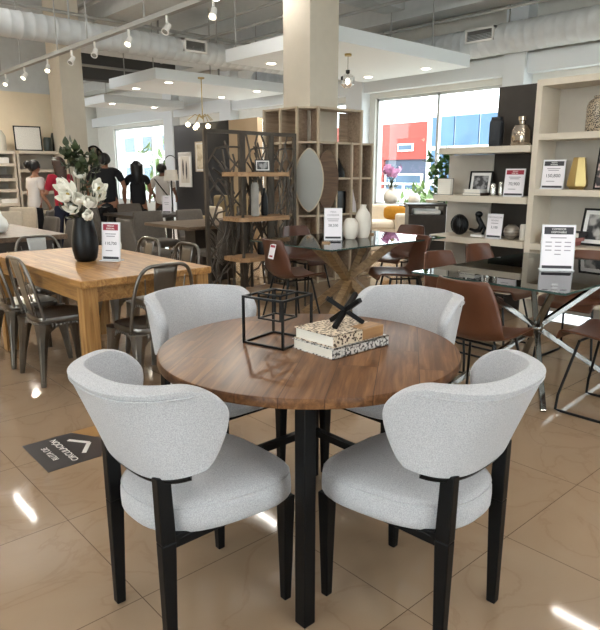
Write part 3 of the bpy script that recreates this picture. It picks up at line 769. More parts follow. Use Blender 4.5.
# vases on the starburst table
def vase(name, lb, x, y, z, prof, m, n=24, cat='vase', sq=None, smooth=50, rz=0, group=None):
    o = obj(name, MB().lathe(prof, n, sq=sq), m, None, smooth=smooth, loc=(x, y, z), rot=rz); return tag(o, lb, cat, group)
vase('ceramic_vase', 'short rounded cream vase on the starburst table', 4.23, 3.99, .763, [(0, 0), (.045, 0), (.068, .03), (.075, .09), (.068, .15), (.045, .185), (.035, .19), (.03, .185), (0, .1)], M_ceram)
vase('ceramic_vase', 'tall cream bottle vase behind the short one on the starburst table', 4.40, 3.99, .763, [(0, 0), (.055, 0), (.07, .04), (.078, .14), (.068, .22), (.04, .265), (.028, .285), (.033, .31), (.026, .31), (0, .2)], M_ceram)

# ------------------------------------------------------------------ bookcase, right
BX = 5.40
t = thing('bookcase', 'tall cream bookcase with deep open cells at the right edge', 'bookcase', (BX, 2.0, 0))
def bl(y): return y-2.0
D = .36
for y in (2.865, .9): obj('side_panel', MB().box(0, bl(y-.055), 0, D, bl(y), 2.165), M_shelfw, t)
for z in (2.165, 1.707, 1.222, .728, .26): obj('shelf', MB().box(0, bl(.9), z-.055, D, bl(2.81), z), M_shelfw, t)
obj('back_panel', MB().box(D-.02, bl(.9), .05, D, bl(2.81), 2.11), M_shelfb, t)
t = thing('low_shelving', 'cream open shelving with a dark upright panel behind it', 'shelving', (BX, 3.3, 0))
for z, y1 in ((1.612, 3.86), (1.145, 3.90), (.735, 3.93), (.28, 3.93)): obj('shelf', MB().box(-.02, 2.875-3.3, z-.06, .36, y1-3.3, z), M_shelfw, t)
obj('support_panel', MB().box(.36, 3.455-3.3, 0, .40, 3.99-3.3, 1.55), M_shelfb, t)
dk = obj('back_panel', MB().box(.36, 2.875-3.3, 0, .40, 3.45-3.3, 2.19), M_dark, t); dk['label'] = 'tall dark brown panel'

def XY(y, z, dx=.14): return (BX+dx, y, z)
# top of the low shelving
vase('square_vase', 'tall black ribbed square vase on top of the low shelving', BX+.16, 3.33, 1.613, [(0, 0), (.055, 0), (.062, .015), (.062, .23), (.05, .25), (.05, .275), (.042, .275), (0, .2)], mat('black_ribbed', (22, 24, 30), .5, bump=.6, bs=70), 20, sq=5, smooth=30, rz=R(20))
vase('glass_bottle', 'smoky glass bottle with a short neck on top of the low shelving', BX+.15, 3.06, 1.613, [(0, 0), (.075, 0), (.085, .02), (.082, .14), (.06, .185), (.025, .20), (.025, .225), (.034, .23), (.034, .265), (.02, .265), (0, .2)], M_amber, 20, sq=3.5, smooth=40, cat='bottle')
# second shelf
t = book('standing_book', 'thick black book standing upright on the low shelving', BX+.06, 3.70, 1.146, .165, .05, .165, R(90), mat('black_cover', (18, 18, 19), .4))
t.rotation_euler = (R(0), R(0), R(90)); t.location = (BX+.12, 3.76, 1.146)
def frame(lb, loc, rz, w, h, fw, art, lean=8, mattew=.03, fm=None, cat='picture frame', feathers=False):
    t = thing('picture_frame', lb, cat, (loc[0], loc[1], loc[2]+(.005 if lean else 0)), rz)
    T = Matrix.Rotation(R(-lean), 4, 'X')
    f = MB().box(-w/2, 0, 0, w/2, .02, fw, T).box(-w/2, 0, h-fw, w/2, .02, h, T).box(-w/2, 0, 0, -w/2+fw, .02, h, T).box(w/2-fw, 0, 0, w/2, .02, h, T)
    obj('frame', f, fm or M_blackm, t)
    obj('mount', MB().box(-w/2+fw, .008, fw, w/2-fw, .014, h-fw, T), M_white, t)
    obj('print', MB().box(-w/2+fw+mattew, .005, fw+mattew, w/2-fw-mattew, .009, h-fw-mattew, T), art, t)
    if feathers:
        for x, zz, l in ((-.065, .20, .34), (.055, .14, .36)):
            n = 14; poly = [(x+.030*math.sin(PI*i/n)**.7, zz+l*i/n) for i in range(n+1)]+[(x-.030*math.sin(PI*i/n)**.7, zz+l*i/n) for i in range(n-1, 0, -1)]
            fe = obj('feather', MB().prism(poly, -.0045, -.0035, Matrix.Rotation(PI/2, 4, 'X')), mat('feather_dark', (72, 68, 66), .8, var=.3, vs=40), t)
            obj('quill', MB().bar((x, .0035, zz-.05), (x, .0035, zz+.04), (.004, .001)), mat('feather_dark', (72, 68, 66)), fe)
    return t
M_bw = pattern_mat('mono_photo', (60, 60, 62), (150, 150, 150), 14, 'noise')
M_bw2 = pattern_mat('mono_chairs_photo', (46, 46, 48), (176, 172, 168), 8, 'noise')
M_pinkp = pattern_mat('pink_photo', (60, 56, 58), (214, 190, 186), 11, 'noise')
frame('small framed black and white picture on the low shelving behind white books', (BX+.22, 3.52, 1.147), R(-90), .26, .235, .016, M_bw)
book('book', 'upper white book of the pair lying on the low shelving', BX+.05, 3.40, 1.172, .14, .18, .034, R(3), M_white, group='white books on the low shelving')
book('book', 'lower dark-edged book of the pair lying on the low shelving', BX+.045, 3.39, 1.146, .15, .21, .025, R(0), mat('brown_cover', (70, 54, 44), .5), group='white books on the low shelving')
def cylv(name, lb, x, y, z, r, h, m, n=16, cat='vase'):
    return vase(name, lb, x, y, z, [(0, 0), (r, 0), (r*1.05, h*.1), (r, h*.9), (r*.8, h), (r*.6, h), (0, h*.6)], m, n, cat)
cylv('mercury_votive', 'left small silver votive beside the red sign on the shelf', BX+.12, 3.30, 1.146, .028, .12, M_silver, cat='candle holder')
cylv('mercury_votive', 'right taller silver votive beside the red sign on the shelf', BX+.16, 3.235, 1.146, .028, .135, M_silver, cat='candle holder')
sign('red-headed price sign on the low shelving under the glass bottle', (BX+.10, 3.075, 1.146), R(-84), .185, .255, M_red, ['PRECIO', 'ESPECIAL'], L1, '70,900')
# third shelf
t = thing('ring_sculpture', 'round black ribbed sculpture on the third low shelf', 'sculpture', (BX+.12, 3.66, .741))
rb = MB()
for k in range(9):
    a = PI*k/9; rb.tube([(.05*math.cos(a)*math.sin(b)*1.2, .095*math.sin(b)*math.sin(a)+.095*math.cos(a)*math.sin(b)*.6, .105+.095*-math.cos(b)) for b in [2*PI*i/20 for i in range(20)]], .012, 6, closed=True)
rb.ball((0, 0, .10), (.06, .085, .095))
obj('ribbed_body', rb, M_vaseblk, t, smooth=60)
t = thing('figure_sculpture', 'black abstract seated figure sculpture on a white block', 'sculpture', (BX+.13, 3.44, .736))
obj('plinth', MB().box(-.03, -.06, 0, .03, .07, .022), M_white, t)
obj('figure', MB().tube([(0, .10, .07), (0, .04, .055), (0, -.01, .065), (0, -.035, .12), (0, 0, .17), (0, .02, .215)], [.014, .018, .026, .03, .028, .02], 8).tube([(0, -.035, .13), (0, -.07, .09), (0, -.05, .025)], [.02, .016, .014], 8).ball((0, .005, .225), (.035, .04, .03)), M_vaseblk, t, smooth=60)
sign('white price sign with a two-line heading on the third low shelf', (BX+.08, 3.24, .736), R(-86), .15, .235, None, ['DECORACION', 'HOGAR'], [(0, .5, .62)], '3,100')
t = vase('ribbed_ball_vase', 'silver and white ribbed ball vase on the third low shelf', BX+.13, 3.075, .736, [(.0, 0), (.035, 0), (.065, .03), (.076, .075), (.065, .115), (.035, .14), (.03, .14), (0, .08)], mat('ribbed_silver', (170, 162, 152), .3, .5, c2=(96, 86, 78), vs=5, stretch=(1, 1, 9)))
cylv('cream_pillar_vase', 'narrow cream pillar vase beside the ribbed ball vase', BX+.15, 2.965, .736, .032, .15, M_ceram)
# bottom shelf
for x, y, s, lb in ((BX+.12, 3.52, 1, 'left dark bottle vase with a thin neck on the lowest shelf'), (BX+.20, 3.32, .9, 'right dark looped bottle vase on the lowest shelf')):
    vase('bottle_vase', lb, x, y, .281, [(0, 0), (.05*s, 0), (.085*s, .05), (.08*s, .12), (.03*s, .2), (.018*s, .3), (.026*s, .33*s), (.015, .33*s), (0, .3*s)], M_vaseblk)
tag(obj('side_stool', MB().box(-.14, -.16, .40, .14, .16, .44).bar((-.12, -.14, 0), (-.12, -.14, .41), .035).bar((.12, -.14, 0), (.12, -.14, .41), .035).bar((-.12, .14, 0), (-.12, .14, .41), .035).bar((.12, .14, 0), (.12, .14, .41), .035), M_darkw, loc=(5.12, 3.62, 0)), 'dark wooden side stool standing before the low shelving', 'stool')
# bookcase cells
t = thing('perforated_lantern', 'tall perforated bronze lantern in the top cell of the bookcase', 'lantern', (BX+.15, 2.365, 1.708))
M_perf = pattern_mat('perforated_bronze', (44, 38, 32), (176, 160, 138), 95, 'voronoi', .4)
obj('lantern_body', MB().lathe([(0, 0), (.09, 0), (.10, .01), (.10, .21), (.085, .25), (.05, .275), (.05, .295), (.04, .295), (0, .28)], 24), M_perf, t, smooth=50)
sign('black-headed price sign in the second cell of the bookcase', (BX+.10, 2.70, 1.223), R(-84), .19, .255, M_ink, ['PRECIO', 'NORMAL'], L1, '150,800')
vase('gold_vase', 'faceted gold vase with dark sides in the second cell of the bookcase', BX+.14, 2.485, 1.223, [(0, 0), (.06, 0), (.088, .03), (.09, .06), (.052, .275), (.042, .275), (0, .1)], M_gold, 6, smooth=20, rz=R(12))
frame('pink and black framed picture in the second cell of the bookcase, cut by the edge', (BX+.20, 2.24, 1.223), R(-92), .27, .36, .014, M_pinkp, mattew=.0)
zb = .729
for k, (lb, c, h) in enumerate((('reddish book at the bottom of the bookcase stack', (150, 84, 76), .04), ('pink book in the middle of the bookcase stack', (186, 120, 112), .038), ('black book on top of the bookcase stack', (34, 32, 32), .045))):
    book('book', lb, BX+.04, 2.44-.03*k, zb, .20, .30+.02*k, h, R(2*k-2), mat('stack_cover_%d' % k, c, .5), group='stacked books in the bookcase'); zb += h
frame('black framed picture of chairs with a white mount in the third cell of the bookcase', (BX+.20, 2.28, .729), R(-93), .36, .33, .018, M_bw2, lean=12, mattew=.035)

# ------------------------------------------------------------------ iron branch screen
t = thing('branch_screen', 'tall dark iron folding screen of branching bars with wooden shelves', 'room divider', (3.70, 5.62, 0))
def panel(x0, x1, y0, y1):
    f = MB(); h = 1.815; w = .038
    for (x, y) in ((x0, y0), (x1, y1)): f.box(x-w/2, y-w/2, 0, x+w/2, y+w/2, h)
    for z in (.03, h-w): f.bar((x0, y0, z+w/2), (x1, y1, z+w/2), (w, w))
    p = obj('screen_panel', f, M_screen, t)
    b = MB()
    def pt(u, z): return (x0+(x1-x0)*u, y0+(y1-y0)*u, z)
    for i in range(20):
        u = random.random()*.9+.05; z = random.uniform(.05, 1.4); pts = [pt(u, z)]; du = random.uniform(-.12, .12)
        for k in range(random.randint(3, 6)):
            du += random.uniform(-.14, .14); u = min(1, max(0, u+du)); z = min(h-.02, z+random.uniform(.06, .16)); pts.append(pt(u, z))
            if u in (0, 1): break
        b.tube(pts, .0115, 5)
        if len(pts) > 2:
            q = pts[1]; uq = (q[0]-x0)/(x1-x0); s = random.choice((-1, 1))
            b.tube([q, pt(min(1, max(0, uq+s*.12)), q[2]+.12), pt(min(1, max(0, uq+s*.3)), q[2]+.2)], .009, 5)
    for i in range(5):
        z = .08+i*.34; b.tube([pt(0, z), pt(.3, z+.18), pt(.5, z+.2), pt(1, z+.42 if z < 1.3 else z+.2)], .011, 5)
    for i in range(4):
        z = .2+i*.4; b.tube([pt(1, z), pt(.7, z+.12), pt(.55, z+.3)], .011, 5)
    obj('branch_bars', b, M_screen, p)
panel(.02, .46, .0, -.02); panel(.50, .90, -.02, .02); panel(.94, 1.25, .02, -.02)
for k, z in enumerate((1.375, .905, .475, .09)):
    obj('shelf', MB().prism([(.19, -.05), (.19, -.34), (.28, -.40), (.84, -.40), (.88, -.36), (.88, -.05)], z-.045, z), M_slab, t)
for x in (.3, .55, .8): obj('shelf_rod', MB().box(x-.012, -.09, 0, x+.012, -.066, 1.36), M_screen, t)
for x, y in ((.235, -.35), (.85, -.36)): obj('shelf_rod', MB().box(x-.012, y-.012, 0, x+.012, y+.012, 1.335), M_screen, t)
# things on its shelves
frame('small framed picture on the top shelf of the iron screen', (4.30, 5.38, 1.376), R(-30), .17, .13, .012, M_bw, mattew=.012, fm=M_darkw)
vase('column_vase', 'tall pale grey column vase on the second shelf of the iron screen', 4.17, 5.36, .906, [(0, 0), (.04, 0), (.045, .02), (.04, .33), (.03, .36), (.022, .36), (0, .3)], mat('stone_grey', (150, 146, 140), .5, var=.1))
vase('black_bottle', 'slim black bottle on the second shelf of the iron screen', 4.33, 5.40, .906, [(0, 0), (.035, 0), (.04, .03), (.035, .2), (.015, .25), (.015, .3), (.01, .3), (0, .28)], M_vaseblk, cat='bottle')
cylv('dark_jar', 'dark jar on the third shelf of the iron screen', 4.30, 5.40, .476, .06, .16, M_vaseblk, cat='jar')

# ------------------------------------------------------------------ etagere wrapped around the column
t = thing('open_shelving', 'pale wood open shelving wrapped around the beige column', 'shelving', (5.15, 5.60, 0))
o_ = Vector((5.15, 5.60, 0))
rows = [.03, .42, .855, 1.31, 1.745]
path = [(5.165, 6.42), (5.165, 6.10), (5.165, 5.79), (5.345, 5.605), (5.66, 5.605), (5.94, 5.605), (6.11, 5.605), (6.33, 5.605)]
inner = [(5.42, 6.42), (5.42, 6.10), (5.42, 5.90), (5.46, 5.84), (5.66, 5.84), (5.94, 5.84), (6.11, 5.84), (6.33, 5.84)]
hts = [2.15, 2.15, 2.15, 2.15, 1.745, 1.745, 2.15, 1.745]
for i, (p, q) in enumerate(zip(path, inner)):
    a = Vector((*p, 0))-o_; b = Vector((*q, 0))-o_; d = (b-a).normalized()
    up = obj('upright', MB().bar((a.x, a.y, hts[i]/2), (b.x, b.y, hts[i]/2), (.026, hts[i])), M_etag, t)
    e = a-d*.002; obj('edge_strip', MB().box(e.x-.014, e.y-.014, 0, e.x+.014, e.y+.014, hts[i]), M_etagl, up)
for z in rows+[2.15]:
    n = 8 if z < 2 else 7
    pl = [p for p in path[:n]]+[q for q in reversed(inner[:n])]
    poly = [(x-5.15, y-5.60) for x, y in pl]
    obj('shelf', MB().prism(list(reversed(poly)), z-.025, z), M_etagl, t)
# backs in some cells
def backp(i, z0, z1):
    a = Vector((*inner[i], 0))-o_; b = Vector((*inner[i+1], 0))-o_
    obj('back_panel', MB().bar((a.x, a.y, (z0+z1)/2), (b.x, b.y, (z0+z1)/2), (.012, z1-z0)), M_etag, t)
for i, r in ((3, 2), (3, 1), (2, 3), (3, 3), (6, 2), (6, 3), (5, 1), (1, 1), (3, 0), (6, 1), (5, 0), (2, 0), (2, 1), (2, 2)):
    backp(i, rows[r]+.005, rows[r+1]-.03)
backp(5, 1.75, 2.12)
# leaf-shaped mirrors leaning in the cells
def leafshape(n=28): 
    return [(.17*math.copysign(abs(math.cos(2*PI*k/n))**1.3, math.cos(2*PI*k/n)), .37*math.sin(2*PI*k/n)) for k in range(n)]
t = thing('leaf_mirror', 'pale leaf-shaped mirror hung on the open shelving', 'mirror', (5.245, 5.655, .90), R(-45))
Mv = Matrix.Translation((0, 0, .38)) @ Matrix.Rotation(PI/2, 4, 'X')
obj('mirror_glass', MB().prism(leafshape(), .035, .045, Mv), mat('mirror_face', (150, 148, 142), .35, .25), t)
obj('mirror_frame', MB().tube([(x*1.02, -.04, .38+y*1.02) for x, y in leafshape()], .009, 6, closed=True), M_etagl, t, smooth=60)
t = thing('leaf_plaque', 'brown leaf-shaped wooden panel behind the pale leaf mirror', 'wall decoration', (5.46, 5.60, .90), R(-6))
obj('leaf_board', MB().prism([(x*1.05, y) for x, y in leafshape()], .03, .05, Matrix.Translation((0, 0, .38)) @ Matrix.Rotation(PI/2, 4, 'X')), wood_mat('dark_leaf', (74, 54, 40), (98, 74, 56), (118, 92, 70), rough=.4), t)
# things in the cells
t = vase('black_vessel', 'black slanted vessel in the upper right cell of the open shelving', 5.80, 5.72, 1.311, [(0, 0), (.09, 0), (.10, .03), (.085, .1), (.04, .18), (.02, .24), (.012, .24), (0, .2)], M_vaseblk, 20)
tag(obj('storage_box', MB().box(-.09, -.09, 0, .09, .09, .28), M_vaseblk, loc=(5.78, 5.72, .856), rot=.2), 'black upright box in the middle cell of the open shelving', 'box')
frame('white card leaning in the right cell of the open shelving', (6.02, 5.68, .857), R(-35), .15, .30, .008, M_paper, lean=14, mattew=.0, fm=M_white, cat='card')

# ------------------------------------------------------------------ sofa corner by the window
t = thing('sofa', 'cream sofa with a mustard cushion by the window', 'sofa', (8.62, 7.58, 0), R(-48))
def rbox(x0, y0, z0, x1, y1, z1): return MB().box(x0, y0, z0, x1, y1, z1)
obj('base', rbox(-.85, -.35, .0, .50, .42, .40), M_sofa, t, bevel=.03)
obj('arm', rbox(.40, -.42, .05, .62, .42, .66), M_sofa, t, bevel=.04)
obj('backrest', rbox(-.85, .25, .40, .50, .46, .80), M_sofa, t, bevel=.05)
obj('seat_cushion', rbox(-.80, -.37, .38, .38, .26, .53), M_sofa, t, bevel=.05)
cu = MB().grid(lambda u, v: ((u-.5)*.50, .0, (v-.5)*.30), 10, 8)
o = obj('throw_cushion', MB().ball((0, 0, 0), (.21, .07, .125), 16, 10), M_yellow, smooth=180); tag(o, 'mustard yellow cushion leaning on the cream sofa', 'cushion')
for v in o.data.vertices:
    x, z = v.co.x/.21, v.co.z/.125; g = (abs(x)**4+abs(z)**4)**.25; e = (x*x+z*z)**.5
    if g > 1e-4: v.co.x *= e/g; v.co.z *= e/g
o.location = (8.80, 7.20, .665); o.rotation_euler = (R(-14), 0, R(-48))
t = thing('bar_cabinet', 'dark bar cabinet with an open tray of white linen beside the cream sofa', 'cabinet', (7.0, 5.2, 0), R(-45))
obj('cabinet_body', rbox(-.25, -.22, 0, .25, .22, .82), M_darkw, t, bevel=.01)
obj('top_tray', rbox(-.27, -.24, .93, .27, .24, .96).box(-.25, -.2, .82, -.21, .2, .93).box(.21, -.2, .82, .25, .2, .93), M_darkw, t)
obj('linen', rbox(-.18, -.2, .821, .18, .18, .88), M_white, t, bevel=.02)
# window ledge table and orchids
t = thing('window_table', 'dark console table under the right window', 'table', (9.68, 6.9, 0))
obj('tabletop', rbox(-.22, -1.5, .70, .28, 1.5, .76), M_darkw, t)
for x in (-.2, .2):
    for y in (-1.4, 1.4): obj('leg', rbox(x-.03, y-.03, 0, x+.03, y+.03, .70), M_darkw, t)
wv = vase('orchid_vase', 'round white vase on the window table', 9.66, 8.02, .761, [(0, 0), (.07, 0), (.14, .06), (.16, .16), (.12, .25), (.05, .30), (.045, .36), (.035, .36), (0, .2)], M_ceram)
t = thing('orchid_bouquet', 'pink orchid stems standing in the round white vase', 'flowers', (9.66, 8.02, 1.10))
t.scale = (.8, .8, .8)
sm = MB(); om = MB()
for k in range(9):
    a = 2*PI*k/9; p = [(0, 0, -.05), (.05*math.cos(a), .05*math.sin(a), .2), (.22*math.cos(a), .22*math.sin(a), .36+.05*(k % 3))]
    sm.tube(p, .006, 5)
    for j in range(4):
        q = Vector(p[1]).lerp(Vector(p[2]), .3+.23*j); q.z += .03
        f = MB()
        for i in range(5):
            M = Matrix.Translation(q) @ Matrix.Rotation(a, 4, 'Z') @ Matrix.Rotation(1.2, 4, 'Y') @ Matrix.Rotation(2*PI*i/5, 4, 'Z')
            om.grid(lambda u, v: (.075*u, (2*v-1)*.03*math.sin(PI*min(1, .1+.9*u)), .01*math.sin(PI*u)), 3, 2, M)
obj('stem', sm, M_leaf, t); obj('blossoms', om, mat('orchid_pink', (206, 150, 190), .6, var=.15), t)
lm = MB()
for k in range(7):
    M = Matrix.Rotation(2*PI*k/7+.2, 4, 'Z') @ Matrix.Rotation(1.15, 4, 'Y'); lm.grid(lambda u, v: (.05*math.sin(PI*u), (2*v-1)*.035*math.sin(PI*min(1, .1+.9*u)), .24*u), 4, 2, M)
obj('leaf_rosette', lm, M_leaf2, t)
vase('ball_ornament', 'small white ball ornament beside the orchid vase', 9.66, 7.45, .761, [(0, 0), (.06, .005), (.11, .06), (.12, .12), (.10, .18), (.05, .225), (0, .23)], M_ceram, cat='ornament')
vase('bowl', 'low white bowl on the window table', 9.66, 6.95, .761, [(0, 0), (.08, 0), (.17, .07), (.2, .13), (.19, .13), (.15, .08), (0, .04)], M_ceram, cat='bowl')
# fig tree in a pot
t = thing('potted_tree', 'leafy green potted tree between the window and the low shelving', 'plant', (7.55, 5.28, 0))
obj('pot', MB().lathe([(0, 0), (.10, 0), (.125, .90), (.11, .90), (.10, .80), (0, .80)], 4, Matrix.Rotation(PI/4, 4, 'Z')), M_white, t)
obj('trunk', MB().tube([(0, 0, .79), (.03, .02, 1.0), (-.02, .0, 1.2), (.0, 0, 1.5)], [.02, .018, .014, .008], 6), M_darkw, t)
tl = MB()
for k in range(24):
    z = random.uniform(.95, 1.66); a = random.uniform(0, 2*PI); r = random.uniform(.02, .20)
    leaf_cluster(tl, (r*math.cos(a), r*math.sin(a), z), .06, 10, .13, .045)
obj('foliage', tl, mat('fig_leaf', (64, 104, 44), .5, var=.3, vs=10), t, smooth=180)
# ------------------------------------------------------------------ left and rear furniture
t = thing('dining_table', 'brown wooden table at the left edge with a white jug vase', 'table', (1.95, 7.30, 0))
obj('tabletop', rbox(-.50, -1.03, .71, .50, 1.03, .76), M_brownt, t, bevel=.006)
obj('apron', rbox(-.44, -.97, .62, .44, .97, .71), M_darkw, t)
for x in (-.42, .42):
    for y in (-.93, .93): obj('leg', rbox(x-.04, y-.04, 0, x+.04, y+.04, .71), M_darkw, t)
vase('jug_vase', 'white ribbed jug vase on the brown table at the left edge', 1.96, 6.86, .761, [(0, 0), (.06, 0), (.09, .03), (.105, .08), (.09, .13), (.055, .17), (.035, .24), (.03, .32), (.022, .32), (0, .2)], M_white)
def uph_chair(loc, rz, lb, m, group):
    t = thing('upholstered_chair', lb, 'chair', (*loc, 0), rz, group)
    obj('seat', MB().box(-.23, -.21, .40, .23, .23, .49), m, t, bevel=.03)
    bk = MB().grid(lambda u, v: ((2*u-1)*(.24-.03*v*v), -.21-.08*v+.05*(2*u-1)**2, .44+.42*v), 12, 8)
    obj('backrest', bk, m, t, smooth=180, solid=.04, sub=1)
    for sx in (-1, 1):
        for sy in (-1, 1): obj('leg', MB().bar((sx*.20, sy*.19, 0), (sx*.18, sy*.17, .41), .026, .036), M_darkw, t)
    return t
GB = 'grey upholstered chairs along the brown table'
u1 = uph_chair((2.50, 7.45), R(90), 'grey upholstered chair farther along the brown table, by the woman in white', M_grey, GB)
dup(u1, (2.48, 6.72, 0), R(90), 'grey upholstered chair nearest on the right of the brown table, behind the metal chair')
u2 = uph_chair((2.55, 8.75), R(150), 'beige upholstered chair at the far end of the brown table', M_beigeu, 'beige upholstered chairs at the left')
dup(u2, (3.05, 9.75, 0), R(135), 'beige armchair behind the far end of the brown table')
t = thing('dining_table', 'dark rectangular table behind the flowers, in front of the man in black', 'table', (4.78, 8.85, 0))
obj('tabletop', rbox(-.52, -.54, .71, .52, .54, .75), M_darkw, t, bevel=.006)
for x in (-.44, .44):
    for y in (-.46, .46): obj('leg', rbox(x-.035, y-.035, 0, x+.035, y+.035, .71), M_darkw, t)
t = thing('dining_table', 'dark wooden table directly behind the iron screen', 'table', (4.48, 6.72, 0))
M_t2 = wood_mat('table_brown_dark', (84, 66, 50), (106, 86, 68), (124, 104, 84), ang=R(90), rough=.4)
obj('tabletop', rbox(-.65, -.52, .71, .65, .52, .75), M_t2, t, bevel=.006)
obj('pedestal', rbox(-.30, -.12, 0, .30, .12, .71), M_darkw, t)
GD = 'taupe upholstered chairs around the rear tables'
for loc, rz, lb in [((3.50, 6.62), R(-95), 'taupe chair at the left end of the table behind the screen, back to the camera'), ((4.15, 7.50), R(180), 'left taupe chair on the far side of the table behind the screen'), ((4.78, 7.45), R(180), 'right taupe chair on the far side of the table behind the screen'),
                    ((4.12, 9.50), R(180), 'taupe chair behind the dark table in front of the man in black'), ((4.95, 9.62), R(180), 'taupe chair behind the dark table beside the menu card'), ((3.92, 8.55), R(-90), 'taupe chair at the left end of the dark rear table'),
                    ((4.20, 6.02), R(0), 'taupe chair tucked under the near side of the table behind the screen'), ((3.05, 9.05), R(60), 'taupe chair with a thin frame behind the woman in white')]:
    dup(u1, (*loc, 0), rz, lb, GD)
sign('small white folded card standing on the dark rear table', (4.98, 8.66, .75), R(-50), .13, .27, None, ['MENU'], [(0, .6, .6), (0, .5, .5)], None)
# shelving on the beige wall
t = thing('wall_bookcase', 'cream ladder bookcase on the beige wall behind the two women', 'bookcase', (3.4, 11.7, 0))
for x in (-.9, .30, .36, 1.17): obj('side_panel', rbox(x-.03, -.18, 0, x, .28, 1.70 if x > .32 else 1.72), M_shelfw, t)
for z in (1.75, 1.43, 1.05, .70, .30): obj('shelf', rbox(.36, -.2, z-.05, 1.17, .28, z), M_shelfw, t)
for z in (1.74, 1.53, 1.28, 1.09, .85, .45): obj('shelf', rbox(-.9, -.2, z-.05, .30, .28, z), M_shelfw, t)
obj('back_panel', rbox(-.9, .26, .1, 1.14, .28, 1.7), M_shelfb, t)
M_doc = pattern_mat('document_print', (196, 192, 184), (236, 232, 224), 30, 'wave')
frame('large black framed document standing on top of the ladder bookcase', (4.02, 11.72, 1.752), R(-8), .46, .43, .02, M_doc, lean=6, mattew=.0)
vase('dark_vase', 'shorter dark green vase on top of the ladder bookcase', 4.32, 11.62, 1.752, [(0, 0), (.07, 0), (.08, .03), (.075, .2), (.06, .24), (.05, .24), (0, .1)], mat('dark_green', (44, 52, 46), .3), 12)
vase('dark_vase', 'taller dark green vase beside the column on the ladder bookcase', 4.50, 11.72, 1.752, [(0, 0), (.07, 0), (.08, .03), (.075, .28), (.06, .33), (.05, .33), (0, .1)], MATS['dark_green'], 12)
vase('glass_cloche', 'clear glass cloche at the left edge on top of the ladder bookcase', 3.52, 11.68, 1.742, [(0, 0), (.1, 0), (.1, .25), (.05, .34), (0, .36)], mat('cloche', (196, 190, 176), .1), cat='cloche')
for k, (x, z, w, c) in enumerate(((3.45, 1.531, .24, (232, 228, 220)), (3.42, 1.281, .3, (236, 232, 224)), (3.5, .851, .30, (238, 234, 226)))):
    book('book', ['white boxes of books on the second left shelf of the ladder bookcase', 'dark striped book on the third left shelf of the ladder bookcase', 'white linen stack on the lower left shelf of the ladder bookcase'][k], x-.1, 11.52, z, w, .3, [.1, .06, .08][k], 0, mat('leftshelf_%d' % k, c if k != 1 else (58, 52, 48), .6), cat='book' if k < 2 else 'linen')
book('book', 'red box on the right shelf of the ladder bookcase', 4.20, 11.52, 1.051, .22, .25, .18, 0, mat('red_box', (130, 52, 52), .6), cat='box')
# arched mirror on the column side
t = thing('arched_mirror', 'black arched window-pane mirror leaning beside the left column', 'mirror', (5.25, 11.75, 0), R(-70))
ar = [(-.3, 0)]+[(-.3*math.cos(PI*i/16), 1.45+.42*math.sin(PI*i/16)) for i in range(17)]+[(.3, 0)]
obj('mirror_glass', MB().prism(list(ar), 0, .02, Matrix.Rotation(PI/2, 4, 'X')), mat('mirror_silver', (200, 200, 200), .08, 1), t)
ab = MB().tube([(x, -.03, z) for x, z in ar], .018, 6)
for x in (-.1, .1): ab.bar((x, -.03, 0), (x, -.03, 1.82), .02)
for z in (.6, 1.15): ab.bar((-.3, -.03, z), (.3, -.03, z), .02)
obj('mirror_frame', ab, M_blackm, t)
# charcoal partition with pictures
structure('partition', MB().box(6.6, 9.22, 0, 6.72, 11.06, 2.272), M_char, label='charcoal display partition with framed pictures')
structure('partition', MB().box(6.61, 8.40, 0, 6.72, 9.22, 2.268), mat('tan_panel', (182, 158, 128), .6), label='light tan end of the display partition')
frame('white framed feather picture low on the charcoal partition', (6.57, 10.66, 1.10), R(-90), .46, .66, .02, mat('feather_ground', (218, 210, 198), .7), lean=0, mattew=.06, fm=M_white, cat='wall picture', feathers=True)
frame('cream framed picture higher on the charcoal partition beside the screen', (6.57, 10.12, 1.39), R(-90), .30, .55, .02, pattern_mat('cream_print', (196, 180, 150), (226, 214, 192), 6, 'noise'), lean=0, mattew=.03, fm=M_beigeu, cat='wall picture')
# small things at the back: beige bench sofa, lamp
t = thing('bench_sofa', 'khaki armchair standing before the charcoal partition', 'armchair', (6.2, 9.05, 0), R(-90))
M_khaki = mat('khaki', (150, 132, 98), .9, var=.05)
obj('seat', rbox(-.42, -.35, .0, .42, .3, .45), M_khaki, t, bevel=.04); obj('backrest', rbox(-.42, .2, .4, .42, .38, .98), M_khaki, t, bevel=.04)
for x in (-.42, .42): obj('arm', rbox(x-.08, -.35, .1, x+.08, .3, .62), M_khaki, t, bevel=.04)
o = obj('throw_cushion', rbox(-.2, -.06, 0, .2, .06, .36), M_beigeu, bevel=.04, loc=(6.03, 8.9, .452), rot=R(-90)); tag(o, 'beige cushion on the khaki armchair', 'cushion')
t = thing('table_lamp', 'small lamp with a cream shade and wire hoop beside the man in white', 'lamp', (5.64, 9.60, 0))
obj('lamp_base', MB().lathe([(0, 0), (.15, 0), (.15, .02), (.02, .03), (.014, .05), (.014, 1.30), (0, 1.3)], 16), M_blackm, t)
obj('lamp_shade', MB().lathe([(.125, 1.24), (.105, 1.42), (.10, 1.42), (.12, 1.24)], 24), M_ceram, t, smooth=50)
obj('wire_hoop', MB().tube([(.13*math.cos(a)*.743, -.13*math.cos(a)*.669, 1.46+.20*math.sin(a)) for a in [2*PI*i/28 for i in range(28)]], .007, 6, closed=True), M_blackm, t)
